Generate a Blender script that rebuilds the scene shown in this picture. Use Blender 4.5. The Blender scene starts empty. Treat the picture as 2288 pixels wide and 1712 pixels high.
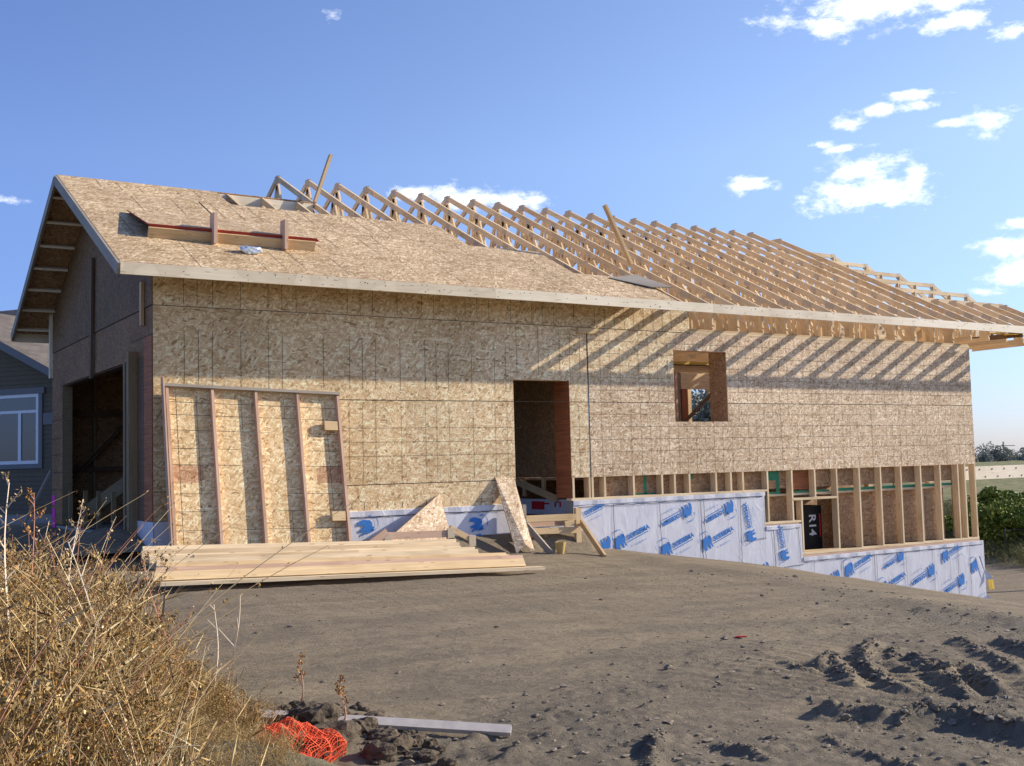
import bpy, math, random
import numpy as np
from mathutils import Vector, Matrix
random.seed(7); RS=np.random.RandomState(11)
S=bpy.context.scene; COL=S.collection
V=Vector
# ------------------------------------------------------------ tagging
def tag(o,label=None,cat=None,group=None,kind=None):
    if label: o['label']=label
    if cat: o['category']=cat
    if group: o['group']=group
    if kind: o['kind']=kind
    return o
def empty(name,loc,label,cat,group=None):
    o=bpy.data.objects.new(name,None); COL.objects.link(o); o.location=loc
    o.empty_display_size=.3
    return tag(o,label,cat,group)
# ------------------------------------------------------------ mesh builder (world metres, uv in metres)
class MB:
    def __init__(s): s.v=[];s.f=[];s.m=[];s.uv=[]
    def face(s,pts,mat=0,uv=None):
        b=len(s.v); pts=[V(p) for p in pts]; s.v+=[tuple(p) for p in pts]; s.f.append(list(range(b,b+len(pts)))); s.m.append(mat)
        if uv is None:
            n=(pts[1]-pts[0]).cross(pts[2]-pts[0]); a=[abs(n.x),abs(n.y),abs(n.z)]
            k=a.index(max(a)); uv=[((p.y,p.z) if k==0 else (p.x,p.z) if k==1 else (p.x,p.y)) for p in pts]
        s.uv.append(uv)
    def beam(s,p0,p1,w,h,up=(0,0,1),mat=0,endmat=None):
        # box from p0 to p1, w across, h along up; centred on the line
        p0=V(p0);p1=V(p1); L=(p1-p0); ln=L.length; L.normalize(); up=V(up)
        W=L.cross(up)
        if W.length<1e-4: W=L.cross(V((0,1,0)))
        W.normalize(); H=W.cross(L)
        c=[[p+W*(a*w/2)+H*(b*h/2) for a,b in ((-1,-1),(1,-1),(1,1),(-1,1))] for p in (p0,p1)]
        ro=random.random()*50; rv=random.random()*50
        wd=[w,h,w,h]
        for i in range(4):
            j=(i+1)%4
            s.face([c[0][i],c[0][j],c[1][j],c[1][i]],mat,[(ro,rv+i),(ro,rv+i+wd[i]),(ro+ln,rv+i+wd[i]),(ro+ln,rv+i)])
        em=mat if endmat is None else endmat
        s.face(c[0][::-1],em,[(0,0),(w,0),(w,h),(0,h)]); s.face(c[1],em,[(0,0),(w,0),(w,h),(0,h)])
    def box(s,a,b,mat=0,uvo=None):
        (x0,y0,z0),(x1,y1,z1)=a,b
        P=[(x0,y0,z0),(x1,y0,z0),(x1,y1,z0),(x0,y1,z0),(x0,y0,z1),(x1,y0,z1),(x1,y1,z1),(x0,y1,z1)]
        for q in ((0,3,2,1),(4,5,6,7),(0,1,5,4),(1,2,6,5),(2,3,7,6),(3,0,4,7)):
            pts=[P[i] for i in q]
            s.face(pts,mat)
            if uvo: s.uv[-1]=[(u+uvo[0],v+uvo[1]) for u,v in s.uv[-1]]
    def prism(s,poly,d,mat=0,edge=None):
        # poly: 3d points (planar, ccw seen from outside), extruded by vector d behind
        d=V(d); P=[V(p) for p in poly]; n=len(P)
        s.face(P,mat); s.face([p+d for p in P][::-1],mat)
        for i in range(n):
            j=(i+1)%n; s.face([P[j],P[i],P[i]+d,P[j]+d],mat if edge is None else edge)
    def build(s,name,mats,parent=None,bevel=0,smooth=False):
        me=bpy.data.meshes.new(name); me.from_pydata(s.v,[],s.f)
        uvl=me.uv_layers.new(name='UVMap'); flat=[c for f in s.uv for uv in f for c in uv]
        uvl.data.foreach_set('uv',flat)
        if not isinstance(mats,(list,tuple)): mats=[mats]
        for m in mats: me.materials.append(m)
        me.polygons.foreach_set('material_index',s.m)
        if any(m.name.startswith('osb') for m in mats):
            a=me.color_attributes.new('tint','FLOAT_COLOR','CORNER'); a.data.foreach_set('color',np.ones(len(me.loops)*4,'f'))
        me.update()
        o=bpy.data.objects.new(name,me); COL.objects.link(o)
        if parent:
            o.parent=parent
            o.location=-V(parent['_w']) if '_w' in parent else (0,0,0)
        if bevel:
            bm=o.modifiers.new('b','BEVEL'); bm.width=bevel; bm.segments=1; bm.limit_method='ANGLE'
        if smooth:
            for p in me.polygons: p.use_smooth=True
        return o
def beam_obj(name,p0,p1,w,h,mat,parent=None,up=(0,0,1),bevel=.003):
    b=MB(); b.beam(p0,p1,w,h,up); return b.build(name,mat,parent,bevel)
def top_beam(name,p0,p1,w,h,mat,label,cat,group=None,up=(0,0,1)):
    # a top-level single board with its origin at p0
    b=MB(); p0=V(p0); b.beam((0,0,0),V(p1)-p0,w,h,up); o=b.build(name,mat,None,.003); o.location=p0
    return tag(o,label,cat,group)
def part(b,name,mat,parent,bevel=0):     # geometry given in world, parent at parent.location
    o=b.build(name,mat,None,bevel); o.parent=parent
    o.location=-V(parent.location) if parent.parent is None else (0,0,0)
    return o
# ------------------------------------------------------------ materials
def mat(name):
    m=bpy.data.materials.new(name); m.use_nodes=True; nt=m.node_tree; nt.nodes.clear()
    o=nt.nodes.new('ShaderNodeOutputMaterial'); p=nt.nodes.new('ShaderNodeBsdfPrincipled'); nt.links.new(p.outputs[0],o.inputs[0]); p.inputs['Specular IOR Level'].default_value=.2
    return m,nt,p
class N:
    def __init__(s,nt): s.nt=nt
    def n(s,t,**k):
        x=s.nt.nodes.new(t)
        for a,b in k.items(): setattr(x,a,b)
        return x
    def l(s,a,b): s.nt.links.new(a,b)
    def math(s,op,a,b=None,c=None,clamp=False):
        x=s.n('ShaderNodeMath',operation=op); x.use_clamp=clamp
        for i,q in enumerate((a,b,c)):
            if q is None: continue
            if hasattr(q,'links') or hasattr(q,'is_linked'): s.l(q,x.inputs[i])
            else: x.inputs[i].default_value=q
        return x.outputs[0]
    def vmath(s,op,a,b=None):
        x=s.n('ShaderNodeVectorMath',operation=op)
        for i,q in enumerate((a,b)):
            if q is None: continue
            if hasattr(q,'is_linked'): s.l(q,x.inputs[i])
            else: x.inputs[i].default_value=q
        return x
    def mix(s,f,a,b,bt='MIX'):
        x=s.n('ShaderNodeMix',data_type='RGBA',blend_type=bt)
        for i,q in ((0,f),(6,a),(7,b)):
            if hasattr(q,'is_linked'): s.l(q,x.inputs[i])
            elif i==0: x.inputs[0].default_value=q
            else: x.inputs[i].default_value=(*q,1) if len(q)==3 else q
        return x.outputs[2]
    def ramp(s,f,stops,interp='LINEAR'):
        x=s.n('ShaderNodeValToRGB'); x.color_ramp.interpolation=interp; e=x.color_ramp.elements
        while len(e)<len(stops): e.new(.5)
        for i,(p,c) in enumerate(stops):
            e[i].position=p; e[i].color=(*c,1) if len(c)==3 else c
        s.l(f,x.inputs[0]); return x.outputs[0]
    def noise(s,vec,scale,detail=4,rough=.6,dist=0,dim='3D'):
        x=s.n('ShaderNodeTexNoise',noise_dimensions=dim); x.inputs['Scale'].default_value=scale; x.inputs['Detail'].default_value=detail
        x.inputs['Roughness'].default_value=rough; x.inputs['Distortion'].default_value=dist
        if vec is not None: s.l(vec,x.inputs['Vector'])
        return x.outputs['Fac']
    def mapping(s,vec,scale=(1,1,1),rot=(0,0,0),loc=(0,0,0)):
        x=s.n('ShaderNodeMapping'); x.inputs['Scale'].default_value=scale; x.inputs['Rotation'].default_value=rot; x.inputs['Location'].default_value=loc
        s.l(vec,x.inputs['Vector']); return x.outputs[0]
    def bump(s,h,dist,p,strength=1):
        x=s.n('ShaderNodeBump'); x.inputs['Distance'].default_value=dist; x.inputs['Strength'].default_value=strength
        s.l(h,x.inputs['Height']); s.l(x.outputs[0],p.inputs['Normal'])
def plain(name,col,rough=.7,var=0,scale=8,metal=0,bump=0):
    m,nt,p=mat(name); g=N(nt); p.inputs['Roughness'].default_value=rough; p.inputs['Metallic'].default_value=metal
    tc=g.n('ShaderNodeTexCoord').outputs['Object']
    if var:
        f=g.noise(tc,scale,5,.65)
        c=g.mix(g.ramp(f,[(.3,(0,0,0)),(.7,(1,1,1))]),[x*(1-var) for x in col],[min(1,x*(1+var)) for x in col])
        g.l(c,p.inputs['Base Color'])
        if bump: g.bump(f,bump,p)
    else: p.inputs['Base Color'].default_value=(*col,1)
    return m
def osb(name,dark,mid,light,tint=1.0,tilt=0.0,dens=.0,stretch=1.0):
    """oriented strand board: overlapping wood flakes in several directions, uv in metres"""
    m,nt,p=mat(name); g=N(nt); p.inputs['Roughness'].default_value=.62
    uv=g.n('ShaderNodeUVMap').outputs[0]
    wn=g.n('ShaderNodeTexNoise',noise_dimensions='2D'); wn.inputs['Scale'].default_value=14; g.l(uv,wn.inputs['Vector'])
    wv=g.vmath('SCALE',g.vmath('SUBTRACT',wn.outputs['Color'],(.5,.5,.5)).outputs[0]); wv.inputs['Scale'].default_value=.03
    uv2=g.vmath('ADD',uv,wv.outputs[0]).outputs[0]
    base=g.mix(g.noise(uv,14,4,.7,dim='2D'),mid,[a*.6+b*.4 for a,b in zip(mid,light)])
    cur=base; hgt=None
    for k,(ang,thr,s1,s2) in enumerate([(.2,.25,13,40),(1.35,.42,14,42),(-.45,.5,12,44),(.75,.56,15,46),(-1.1,.62,14,50),(2.3,.68,16,48),(.05,.72,11,55)]):
        mp=g.mapping(uv2,(s1/stretch,s2,1),(0,0,0),(k*3.3,k*7.7,0))
        rt=g.n('ShaderNodeMapping',vector_type='POINT'); rt.inputs['Rotation'].default_value=(0,0,ang+tilt)
        g.l(uv2,rt.inputs['Vector'])
        mp=g.mapping(rt.outputs[0],(s1/stretch,s2,1),(0,0,0),(k*3.3,k*7.7,0))
        vo=g.n('ShaderNodeTexVoronoi',voronoi_dimensions='2D'); vo.inputs['Scale'].default_value=1; g.l(mp,vo.inputs['Vector'])
        sp=g.n('ShaderNodeSeparateColor'); g.l(vo.outputs['Color'],sp.inputs[0])
        mask=g.math('GREATER_THAN',sp.outputs[0],thr)
        colr=g.ramp(sp.outputs[1],[(0,dark),(.10,[a*.3+b*.7 for a,b in zip(dark,mid)]),(.35,mid),(.68,[a*.5+b*.5 for a,b in zip(mid,light)]),(.88,light),(1,[min(1,x*1.2) for x in light])])
        cur=g.mix(g.math('MULTIPLY',mask,.8),cur,colr)
        hgt=sp.outputs[2] if hgt is None else g.math('ADD',hgt,g.math('MULTIPLY',sp.outputs[2],mask))
    low=g.noise(uv,.9,3,.5,dim='2D')
    cur=g.mix(1.0,cur,g.ramp(low,[(.3,(.86*tint,.83*tint,.80*tint)),(.7,(1.06*tint,1.05*tint,1.05*tint))]),'MULTIPLY')
    at=g.n('ShaderNodeAttribute'); at.attribute_name='tint'
    cur=g.mix(1.0,cur,at.outputs['Color'],'MULTIPLY')
    g.l(cur,p.inputs['Base Color']); g.bump(hgt,.0018,p,.6)
    return m
def wood(name,col,var=.14,rough=.6,knots=True,stain=None):
    m,nt,p=mat(name); g=N(nt); p.inputs['Roughness'].default_value=rough
    uv=g.n('ShaderNodeUVMap').outputs[0]
    gr=g.noise(g.mapping(uv,(1.6,38,1)),1,5,.65,.4,'2D'); lo=g.noise(uv,1.1,2,.5,dim='2D')
    c=g.mix(g.ramp(gr,[(.32,(0,0,0)),(.68,(1,1,1))]),[x*(1-var) for x in col],[min(1,x*(1+var*.7)) for x in col])
    oi=g.n('ShaderNodeObjectInfo')
    c=g.mix(1.0,c,g.ramp(g.math('FRACT',g.math('ADD',lo,oi.outputs['Random'])),[(0,(.80,.76,.70)),(.35,(1.02,1,.97)),(.7,(1.08,1.08,1.06)),(1,(.88,.84,.78))]),'MULTIPLY')
    if knots:
        vo=g.n('ShaderNodeTexVoronoi',voronoi_dimensions='2D'); vo.inputs['Scale'].default_value=1; g.l(g.mapping(uv,(1.3,12,1)),vo.inputs['Vector'])
        k=g.math('LESS_THAN',vo.outputs['Distance'],.05)
        c=g.mix(g.math('MULTIPLY',k,.65),c,(.16,.08,.035))
    g.l(c,p.inputs['Base Color']); g.bump(gr,.0012,p,.5)
    return m
M={}
M['osb_wall']=osb('osb_wall',(.24,.14,.07),(.60,.425,.255),(.92,.75,.54))
M['osb_gold']=osb('osb_gold',(.29,.155,.055),(.71,.485,.235),(.98,.79,.48))
M['osb_roof']=osb('osb_roof',(.20,.11,.045),(.44,.30,.155),(.76,.60,.385),1.0,0,0,1.3)
M['osb_shade']=osb('osb_shade',(.20,.10,.045),(.40,.24,.12),(.56,.38,.22))  # darker strand board copy, shade put into its colour
M['pine']=wood('pine_lumber',(.66,.48,.27))
M['pine_light']=wood('pine_light_lumber',(.76,.60,.385))
M['truss']=wood('truss_lumber',(.78,.60,.37),.14)
M['fascia']=wood('fascia_lumber',(.86,.76,.58),.08)
M['fascia2']=wood('fascia_pale_lumber',(.90,.80,.63),.08)
M['grey_wood']=wood('grey_wood',(.33,.29,.24),.12)
M['stud_pink']=wood('pinkish_stud',(.62,.42,.30),.12)
M['pale_pine']=wood('pale_pine',(.68,.55,.37),.18)
M['dull_pine']=wood('dull_pine',(.28,.21,.12),.15)  # pine darkened, shade of the garage opening put into its colour
M['dark_wood']=wood('dark_toned_wood',(.16,.10,.06),.2)  # dark tone; puts shade into the colour of garage braces and corner panel
M['red_lvl']=wood('red_brown_beam',(.36,.13,.055),.35)
M['yellow']=wood('yellow_beam',(.70,.46,.08),.1,knots=False)
M['red_edge']=plain('red_edge',(.36,.05,.03),.6,.15)
M['ink']=plain('dark_line',(.035,.028,.02),.9)
M['pencil']=plain('brown_line',(.16,.10,.06),.9)
M['gap']=plain('dark_gap',(.03,.022,.015),.9)
M['nail']=plain('nail_head',(.07,.05,.035),.6)
M['plate']=plain('galvanised_plate',(.58,.47,.33),.6,.12,30,0)
M['green']=plain('green_gasket',(.05,.26,.14),.6,.2)
M['blue']=plain('blue_print',(.045,.20,.56),.5,.08)
M['blue_light']=plain('pale_blue_print',(.30,.42,.68),.5,.1)
M['black']=plain('black_bag',(.012,.011,.012),.35,.2)
M['white_print']=plain('white_print',(.75,.74,.72),.5)
M['red_print']=plain('red_print',(.6,.03,.03),.5)
M['pink']=plain('pink_paper',(.85,.05,.42),.6)
M['concrete']=plain('concrete',(.30,.29,.28),.9,.12,6,0,.01)
M['siding']=plain('grey_siding',(.150,.122,.085),.7,.06)
M['trim']=plain('grey_trim',(.20,.20,.205),.6,.04)
M['frame_white']=plain('white_window_frame',(.85,.86,.88),.4)
M['foil']=plain('silver_foil',(.62,.65,.70),.25,.2,30,.6)
M['paint_white']=plain('white_board',(.62,.55,.47),.6,.12,14)
M['net']=plain('orange_netting',(.78,.12,.05),.45)
M['cable']=plain('dark_metal',(.05,.05,.05),.5)
M['tan']=plain('tan_plastic',(.55,.38,.14),.5,.08)
def glass_mat():
    m,nt,p=mat('window_glass'); p.inputs['Base Color'].default_value=(.02,.022,.026,1); p.inputs['Roughness'].default_value=.05
    p.inputs['Specular IOR Level'].default_value=.9; return m
M['glass']=glass_mat()
def wrap_mat():
    m,nt,p=mat('foundation_membrane'); g=N(nt); p.inputs['Roughness'].default_value=.38
    uv=g.n('ShaderNodeUVMap').outputs[0]
    f=g.noise(g.mapping(uv,(5,1.6,1)),1,5,.7,1.2,'2D'); f2=g.noise(g.mapping(uv,(22,8,1),(0,0,.3)),1,3,.6,2,'2D')
    c=g.mix(g.ramp(f,[(.3,(0,0,0)),(.75,(1,1,1))]),(.60,.61,.67),(.75,.75,.79))
    sm=g.noise(uv,2.2,4,.6,dim='2D'); c=g.mix(g.ramp(sm,[(.62,(0,0,0)),(.82,(.35,.35,.35))]),c,(.55,.47,.45))
    g.l(c,p.inputs['Base Color'])
    w=g.n('ShaderNodeTexVoronoi',voronoi_dimensions='2D',feature='DISTANCE_TO_EDGE'); w.inputs['Scale'].default_value=1
    g.l(g.mapping(uv,(3.2,1.3,1),(0,0,.5)),w.inputs['Vector'])
    cre=g.ramp(w.outputs['Distance'],[(0,(1,1,1)),(.045,(0,0,0))])
    cre=g.math('MULTIPLY',cre,g.ramp(g.noise(uv,2.5,2,.5,dim='2D'),[(.5,(0,0,0)),(.62,(1,1,1))]))
    h=g.math('ADD',g.math('MULTIPLY',f,1.0),g.math('ADD',g.math('MULTIPLY',f2,.25),g.math('MULTIPLY',cre,.45)))
    g.bump(h,.008,p,.5); return m
M['wrap']=wrap_mat()
def shingle_mat():
    m,nt,p=mat('shingles'); g=N(nt); p.inputs['Roughness'].default_value=.9
    uv=g.n('ShaderNodeUVMap').outputs[0]
    br=g.n('ShaderNodeTexBrick'); br.inputs['Scale'].default_value=1; br.inputs['Mortar Size'].default_value=.006; br.inputs['Brick Width'].default_value=.3; br.inputs['Row Height'].default_value=.14
    br.inputs['Color1'].default_value=(.12,.105,.095,1); br.inputs['Color2'].default_value=(.17,.15,.135,1); br.inputs['Mortar'].default_value=(.05,.045,.04,1)
    g.l(uv,br.inputs['Vector']); n=g.noise(uv,30,4,.7,dim='2D')
    g.l(g.mix(1.0,br.outputs[0],g.ramp(n,[(.2,(.7,.7,.7)),(.8,(1.25,1.22,1.2))]),'MULTIPLY'),p.inputs['Base Color']); return m
M['shingle']=shingle_mat()
def leafm(name,c1,c2,c3,trans=.25):
    m,nt,p=mat(name); g=N(nt); p.inputs['Roughness'].default_value=.65
    oi=g.n('ShaderNodeNewGeometry')
    n=g.noise(g.n('ShaderNodeTexCoord').outputs['Object'],1.3,3,.6)
    r=g.math('FRACT',g.math('ADD',oi.outputs['Random Per Island'],g.math('MULTIPLY',n,.6)))
    g.l(g.ramp(r,[(0,c1),(.5,c2),(1,c3)]),p.inputs['Base Color'])
    return m
M['leaf_bush']=leafm('bush_leaf',(.07,.11,.018),(.16,.22,.035),(.34,.36,.06))
M['leaf_far']=leafm('far_leaf',(.24,.25,.20),(.32,.33,.27),(.42,.41,.34))  # leaf colour lightened in place of distance haze
M['bark']=plain('bark',(.09,.07,.055),.9,.2)
M['straw']=leafm('dry_straw',(.30,.18,.06),(.50,.34,.14),(.72,.56,.30))
M['seed']=leafm('dry_seed',(.14,.055,.012),(.34,.155,.03),(.50,.27,.07))
M['dead']=leafm('dead_leaf',(.11,.07,.03),(.23,.15,.06),(.38,.28,.13))
M['olive']=leafm('olive_leaf',(.09,.07,.015),(.20,.14,.03),(.30,.21,.06))
M['straw_stem']=leafm('straw_stem',(.50,.36,.16),(.66,.50,.26),(.80,.68,.44))
M['pale_stalk']=plain('pale_stalk',(.72,.60,.46),.7,.15,12)
M['red_stalk']=plain('reddish_stalk',(.42,.20,.13),.7,.15,12)
def soil_mat():
    m,nt,p=mat('soil'); g=N(nt); p.inputs['Roughness'].default_value=.95
    geo=g.n('ShaderNodeNewGeometry').outputs['Position']
    big=g.noise(geo,.45,4,.6); med=g.noise(g.mapping(geo,(1,1.8,1),(0,0,.3)),2.6,6,.7); fine=g.noise(geo,38,5,.75); fn2=g.noise(g.mapping(geo,(.75,1.7,1),(0,0,.15)),10,7,.74,.5)
    c=g.mix(g.ramp(med,[(.35,(0,0,0)),(.65,(1,1,1))]),(.225,.180,.126),(.290,.234,.160))
    c=g.mix(g.ramp(big,[(.4,(0,0,0)),(.65,(.6,.6,.6))]),c,(.325,.262,.165))
    st=g.noise(g.mapping(geo,(.55,2.6,1),(0,0,.12)),1.0,5,.6)
    c=g.mix(g.ramp(st,[(.38,(.55,.55,.55)),(.56,(0,0,0))]),c,(.165,.135,.10))
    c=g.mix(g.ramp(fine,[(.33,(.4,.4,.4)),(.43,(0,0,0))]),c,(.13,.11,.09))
    c=g.mix(g.ramp(fn2,[(.34,(.6,.6,.6)),(.46,(0,0,0))]),c,(.15,.12,.085))  # dark speckle: dirt tone plus small clod shadows painted into the colour
    vo=g.n('ShaderNodeTexVoronoi'); vo.inputs['Scale'].default_value=9; g.l(geo,vo.inputs['Vector'])
    peb=g.math('MULTIPLY',g.math('LESS_THAN',vo.outputs['Distance'],.03),g.math('GREATER_THAN',fn2,.52)); c=g.mix(g.math('MULTIPLY',peb,.8),c,(.55,.5,.44))
    # damp darker churned soil attribute painted where the digger turned it over
    at=g.n('ShaderNodeAttribute'); at.attribute_name='churn'
    c=g.mix(g.math('MULTIPLY',at.outputs['Fac'],.8),c,(.15,.13,.102))
    # grass cover attribute
    ag=g.n('ShaderNodeAttribute'); ag.attribute_name='grass'
    gc=g.mix(g.ramp(g.noise(geo,1.5,5,.7),[(.35,(0,0,0)),(.65,(1,1,1))]),(.10,.12,.035),(.27,.24,.12))
    c=g.mix(ag.outputs['Fac'],c,gc)
    g.l(c,p.inputs['Base Color'])
    h=g.math('ADD',g.math('MULTIPLY',fn2,1.0),g.math('MULTIPLY',fine,.35)); g.bump(h,.045,p,.95)
    return m
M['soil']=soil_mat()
# ------------------------------------------------------------ terrain
GX=[-20,0,4,5.6,6.6,7.08,8.63,10.66,11.9,13.8,15.6,17.1,19,25,28,31,34,60,120,500,1200]
GZ=[-.80,-.92,-1.03,-1.08,-1.135,-1.125,-1.335,-1.63,-1.91,-2.226,-2.52,-2.85,-3.0,-3.1,-2.85,-2.3,-2.05,-2.3,-4.0,-7,-14]
_p=RS.rand(64,64)
def vnoise(x,y):
    xi=np.floor(x).astype(int); yi=np.floor(y).astype(int); fx=x-xi; fy=y-yi; fx=fx*fx*(3-2*fx); fy=fy*fy*(3-2*fy)
    a=_p[xi%64,yi%64]; b=_p[(xi+1)%64,yi%64]; c=_p[xi%64,(yi+1)%64]; d=_p[(xi+1)%64,(yi+1)%64]
    return (a*(1-fx)+b*fx)*(1-fy)+(c*(1-fx)+d*fx)*fy
def fbm(x,y,o=4,r=.5):
    s=0;a=1;t=0
    for k in range(o): s=s+a*(vnoise(x*2**k+k*17.3,y*2**k+k*9.1)-.5); t+=a; a*=r
    return s/t*2
RIDGES=[ # polyline, height, width
([(4.39,-7.8),(4.03,-7.98),(3.65,-8.33),(3.38,-8.61),(3.17,-8.95),(3.07,-9.14)],.085,.09),
([(4.45,-8.0),(3.97,-8.34)],.05,.07),([(4.19,-8.36),(4.08,-8.6),(3.87,-8.92),(3.56,-9.27),(3.28,-9.56)],.10,.085),
([(3.69,-8.69),(3.76,-8.85),(3.61,-9.11)],.07,.06),([(3.92,-8.93),(4.18,-8.93),(3.97,-9.22),(3.73,-9.51)],.12,.10),
([(3.15,-8.29),(3.49,-8.11),(3.17,-8.52),(2.91,-8.83)],.09,.09),
([(2.0,-9.45),(2.22,-9.79),(2.52,-9.85),(2.62,-10.0),(2.6,-10.25),(2.68,-10.5),(2.75,-10.9)],.15,.13),
([(1.44,-9.92),(1.37,-10.13),(1.39,-10.29),(1.43,-10.5)],.045,.06),([(.71,-9.74),(.78,-9.87),(.82,-10.05)],.05,.05),
([(2.96,-8.11),(2.84,-8.36),(2.94,-8.4)],.04,.06),([(.55,-9.4),(.2,-9.75),(0,-10)],.05,.06),
([(5.2,-8.1),(4.9,-8.6),(4.6,-9.1)],.08,.1),([(5.6,-8.3),(5.3,-8.9),(4.9,-9.4)],.10,.1),
]
def smooth(t): t=np.clip(t,0,1); return t*t*(3-2*t)
def height(x,y,detail=True):
    x=np.asarray(x,float); y=np.asarray(y,float)
    z=np.interp(x,GX,GZ)+.055*np.minimum(y,0)*smooth((y+40)/20)
    z=np.where(y>0,z+0*y,z)
    # fill in front of the garage opening, and side yard
    z=z+.26*np.exp(-((x-.1)/1.6)**2)*smooth((y+.7)/1.7)*smooth((12-y)/3)
    # far field behind the house flattens out
    far=smooth((y-22)/14); z=z*(1-far)+far*np.minimum(-1.2-.004*y, z*0-1.2+0*y)
    far2=smooth((x-30)/20); z=z
    # weed mound on the left foreground
    md=np.exp(-(np.maximum(0,x+2.45+.10*(y+8))/.55)**2)*smooth((y+13.5)/2)*smooth((-4.6-y)/2.2)
    md=md*(1-.85*np.exp(-(((x+1.72)**2+(y+9.25)**2)/.62**2)))
    z=z+.54*md*smooth((x+9)/3)
    # mound edge clods
    z=z+.07*np.exp(-((x+1.2+.0*(y))/.35)**2)*np.exp(-((y+8.3)/.8)**2)
    if detail:
        near=smooth((30-np.hypot(x+4,y+15))/14)
        churn=churnf(x,y)
        z=z+near*(.03*fbm(x*.7,y*1.1,3)+(.008+.020*churn)*fbm(x*3.1+5,y*4.2,4,.6)+(.003+.022*churn)*np.abs(fbm(x*9,y*11,3,.7)))
        z=z+near*.028*np.maximum(0,fbm(x*2.4+3,y*5.5+8,4,.6)-.25)*3*(.25+churn)
        z=z+near*(.030*(.35+churn)*np.abs(fbm(x*1.0+y*.35,y*4.2-x*.5,4,.6))+.016*np.abs(fbm(x*2.6+9,y*8.5-x*.8,4,.65))-.010)
        # parallel tyre furrows sweeping across the right foreground
        u=(x-2.2)*.82+(y+9.3)*.35+.25*np.sin((y+9)*.9)
        band=np.exp(-((x-3.3)/1.2)**2)*np.exp(-((y+8.9)/1.1)**2)
        z=z+band*(.014*np.sin(u*38)+.006*np.sin(u*120))
        for pl_,hh,ww in RIDGES:
            d=np.full(x.shape,9.0)
            for a,b in zip(pl_[:-1],pl_[1:]):
                ax,ay=a;bx,by=b;dx,dy=bx-ax,by-ay; t=np.clip(((x-ax)*dx+(y-ay)*dy)/(dx*dx+dy*dy),0,1)
                d=np.minimum(d,np.hypot(x-ax-t*dx,y-ay-t*dy))
            w=ww*(.8+.6*fbm(x*6,y*6,3)); e_=np.exp(-(d/np.maximum(w,.02))**1.5)
            z=z+hh*.50*e_*(1+.7*fbm(x*7+1,y*7,4,.65))+.18*hh*e_*np.abs(fbm(x*24,y*24,2,.7))-.22*hh*np.exp(-((d-1.7*ww)/ww)**2)
    return z
def churnf(x,y):
    c=smooth((-7.2-y+.25*(x-1))/1.6)*smooth((x+.2)/1.5)+.55*np.exp(-((y+8.6)/1.5)**2)*smooth((x+2)/1)+.5*smooth((x-4.5)/3)*smooth((-y-1.2)/2)+.35*smooth((-8-y)/1.2)+.7*smooth((x-15)/3)
    return np.clip(c,0,1)*np.clip(.55+.9*fbm(x*.6+2,y*.9,3),0,1)
GRID={}
def hgt(x,y):
    xs,ys,Z=GRID['g']; i=min(max(int(np.searchsorted(xs,x))-1,0),len(xs)-2); j=min(max(int(np.searchsorted(ys,y))-1,0),len(ys)-2)
    u=(x-xs[i])/(xs[i+1]-xs[i]); v=(y-ys[j])/(ys[j+1]-ys[j])
    return float((Z[i,j]*(1-u)+Z[i+1,j]*u)*(1-v)+(Z[i,j+1]*(1-u)+Z[i+1,j+1]*u)*v)
def axis(lo,hi,st,far_lo,far_hi):
    a=list(np.arange(lo,hi,st)); s=st; v=hi
    while v<far_hi: a.append(v); s*=(1.035 if s<.06 else 1.09); v+=s
    a.append(far_hi); s=st; v=lo
    while v>far_lo: v-=s; s*=1.09; a.insert(0,max(v,far_lo))
    return np.array(sorted(set(a)))
def build_ground():
    xs=axis(-3.2,5.5,.021,-600,1200); ys=axis(-11.4,-6.6,.021,-400,1200)
    X,Y=np.meshgrid(xs,ys,indexing='ij'); Z=height(X,Y); GRID['g']=(xs,ys,Z)
    # cellar pit under the house
    pit=((X>7.0)&(X<16.9)&(Y>.12)&(Y<10.3)); Z=np.where(pit,-2.9,Z)
    gar=((X>.12)&(X<6.9)&(Y>.12)&(Y<6.6)); Z=np.where(gar,-.62,Z)
    nx,ny=X.shape; v=np.stack([X,Y,Z],-1).reshape(-1,3)
    idx=np.arange(nx*ny).reshape(nx,ny); f=np.stack([idx[:-1,:-1],idx[1:,:-1],idx[1:,1:],idx[:-1,1:]],-1).reshape(-1,4)
    me=bpy.data.meshes.new('ground'); me.vertices.add(len(v)); me.vertices.foreach_set('co',v.ravel().astype('f'))
    me.loops.add(f.size); me.loops.foreach_set('vertex_index',f.ravel().astype('i')); me.polygons.add(len(f))
    me.polygons.foreach_set('loop_start',np.arange(0,f.size,4,dtype='i')); me.polygons.foreach_set('loop_total',np.full(len(f),4,dtype='i'))
    me.polygons.foreach_set('use_smooth',np.ones(len(f),bool)); me.update(calc_edges=True)
    a=me.attributes.new('churn','FLOAT','POINT'); a.data.foreach_set('value',churnf(X,Y).ravel().astype('f'))
    gr=np.maximum(smooth((X-24.5-.2*Y+1.2*fbm(X*.3,Y*.3))/1.5),smooth((Y-13)/3)); gr=np.maximum(gr,smooth((-X-9)/3))
    gr=np.maximum(gr,.35*np.exp(-(np.maximum(0,X+1.9)/.5)**2)*smooth((-4.5-Y)/1))
    b=me.attributes.new('grass','FLOAT','POINT'); b.data.foreach_set('value',np.clip(gr,0,1).ravel().astype('f'))
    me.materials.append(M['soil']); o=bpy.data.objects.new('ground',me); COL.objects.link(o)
    tag(o,'bare grey brown soil sloping down to the right with tyre furrows','ground',kind='structure')
build_ground()
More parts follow.
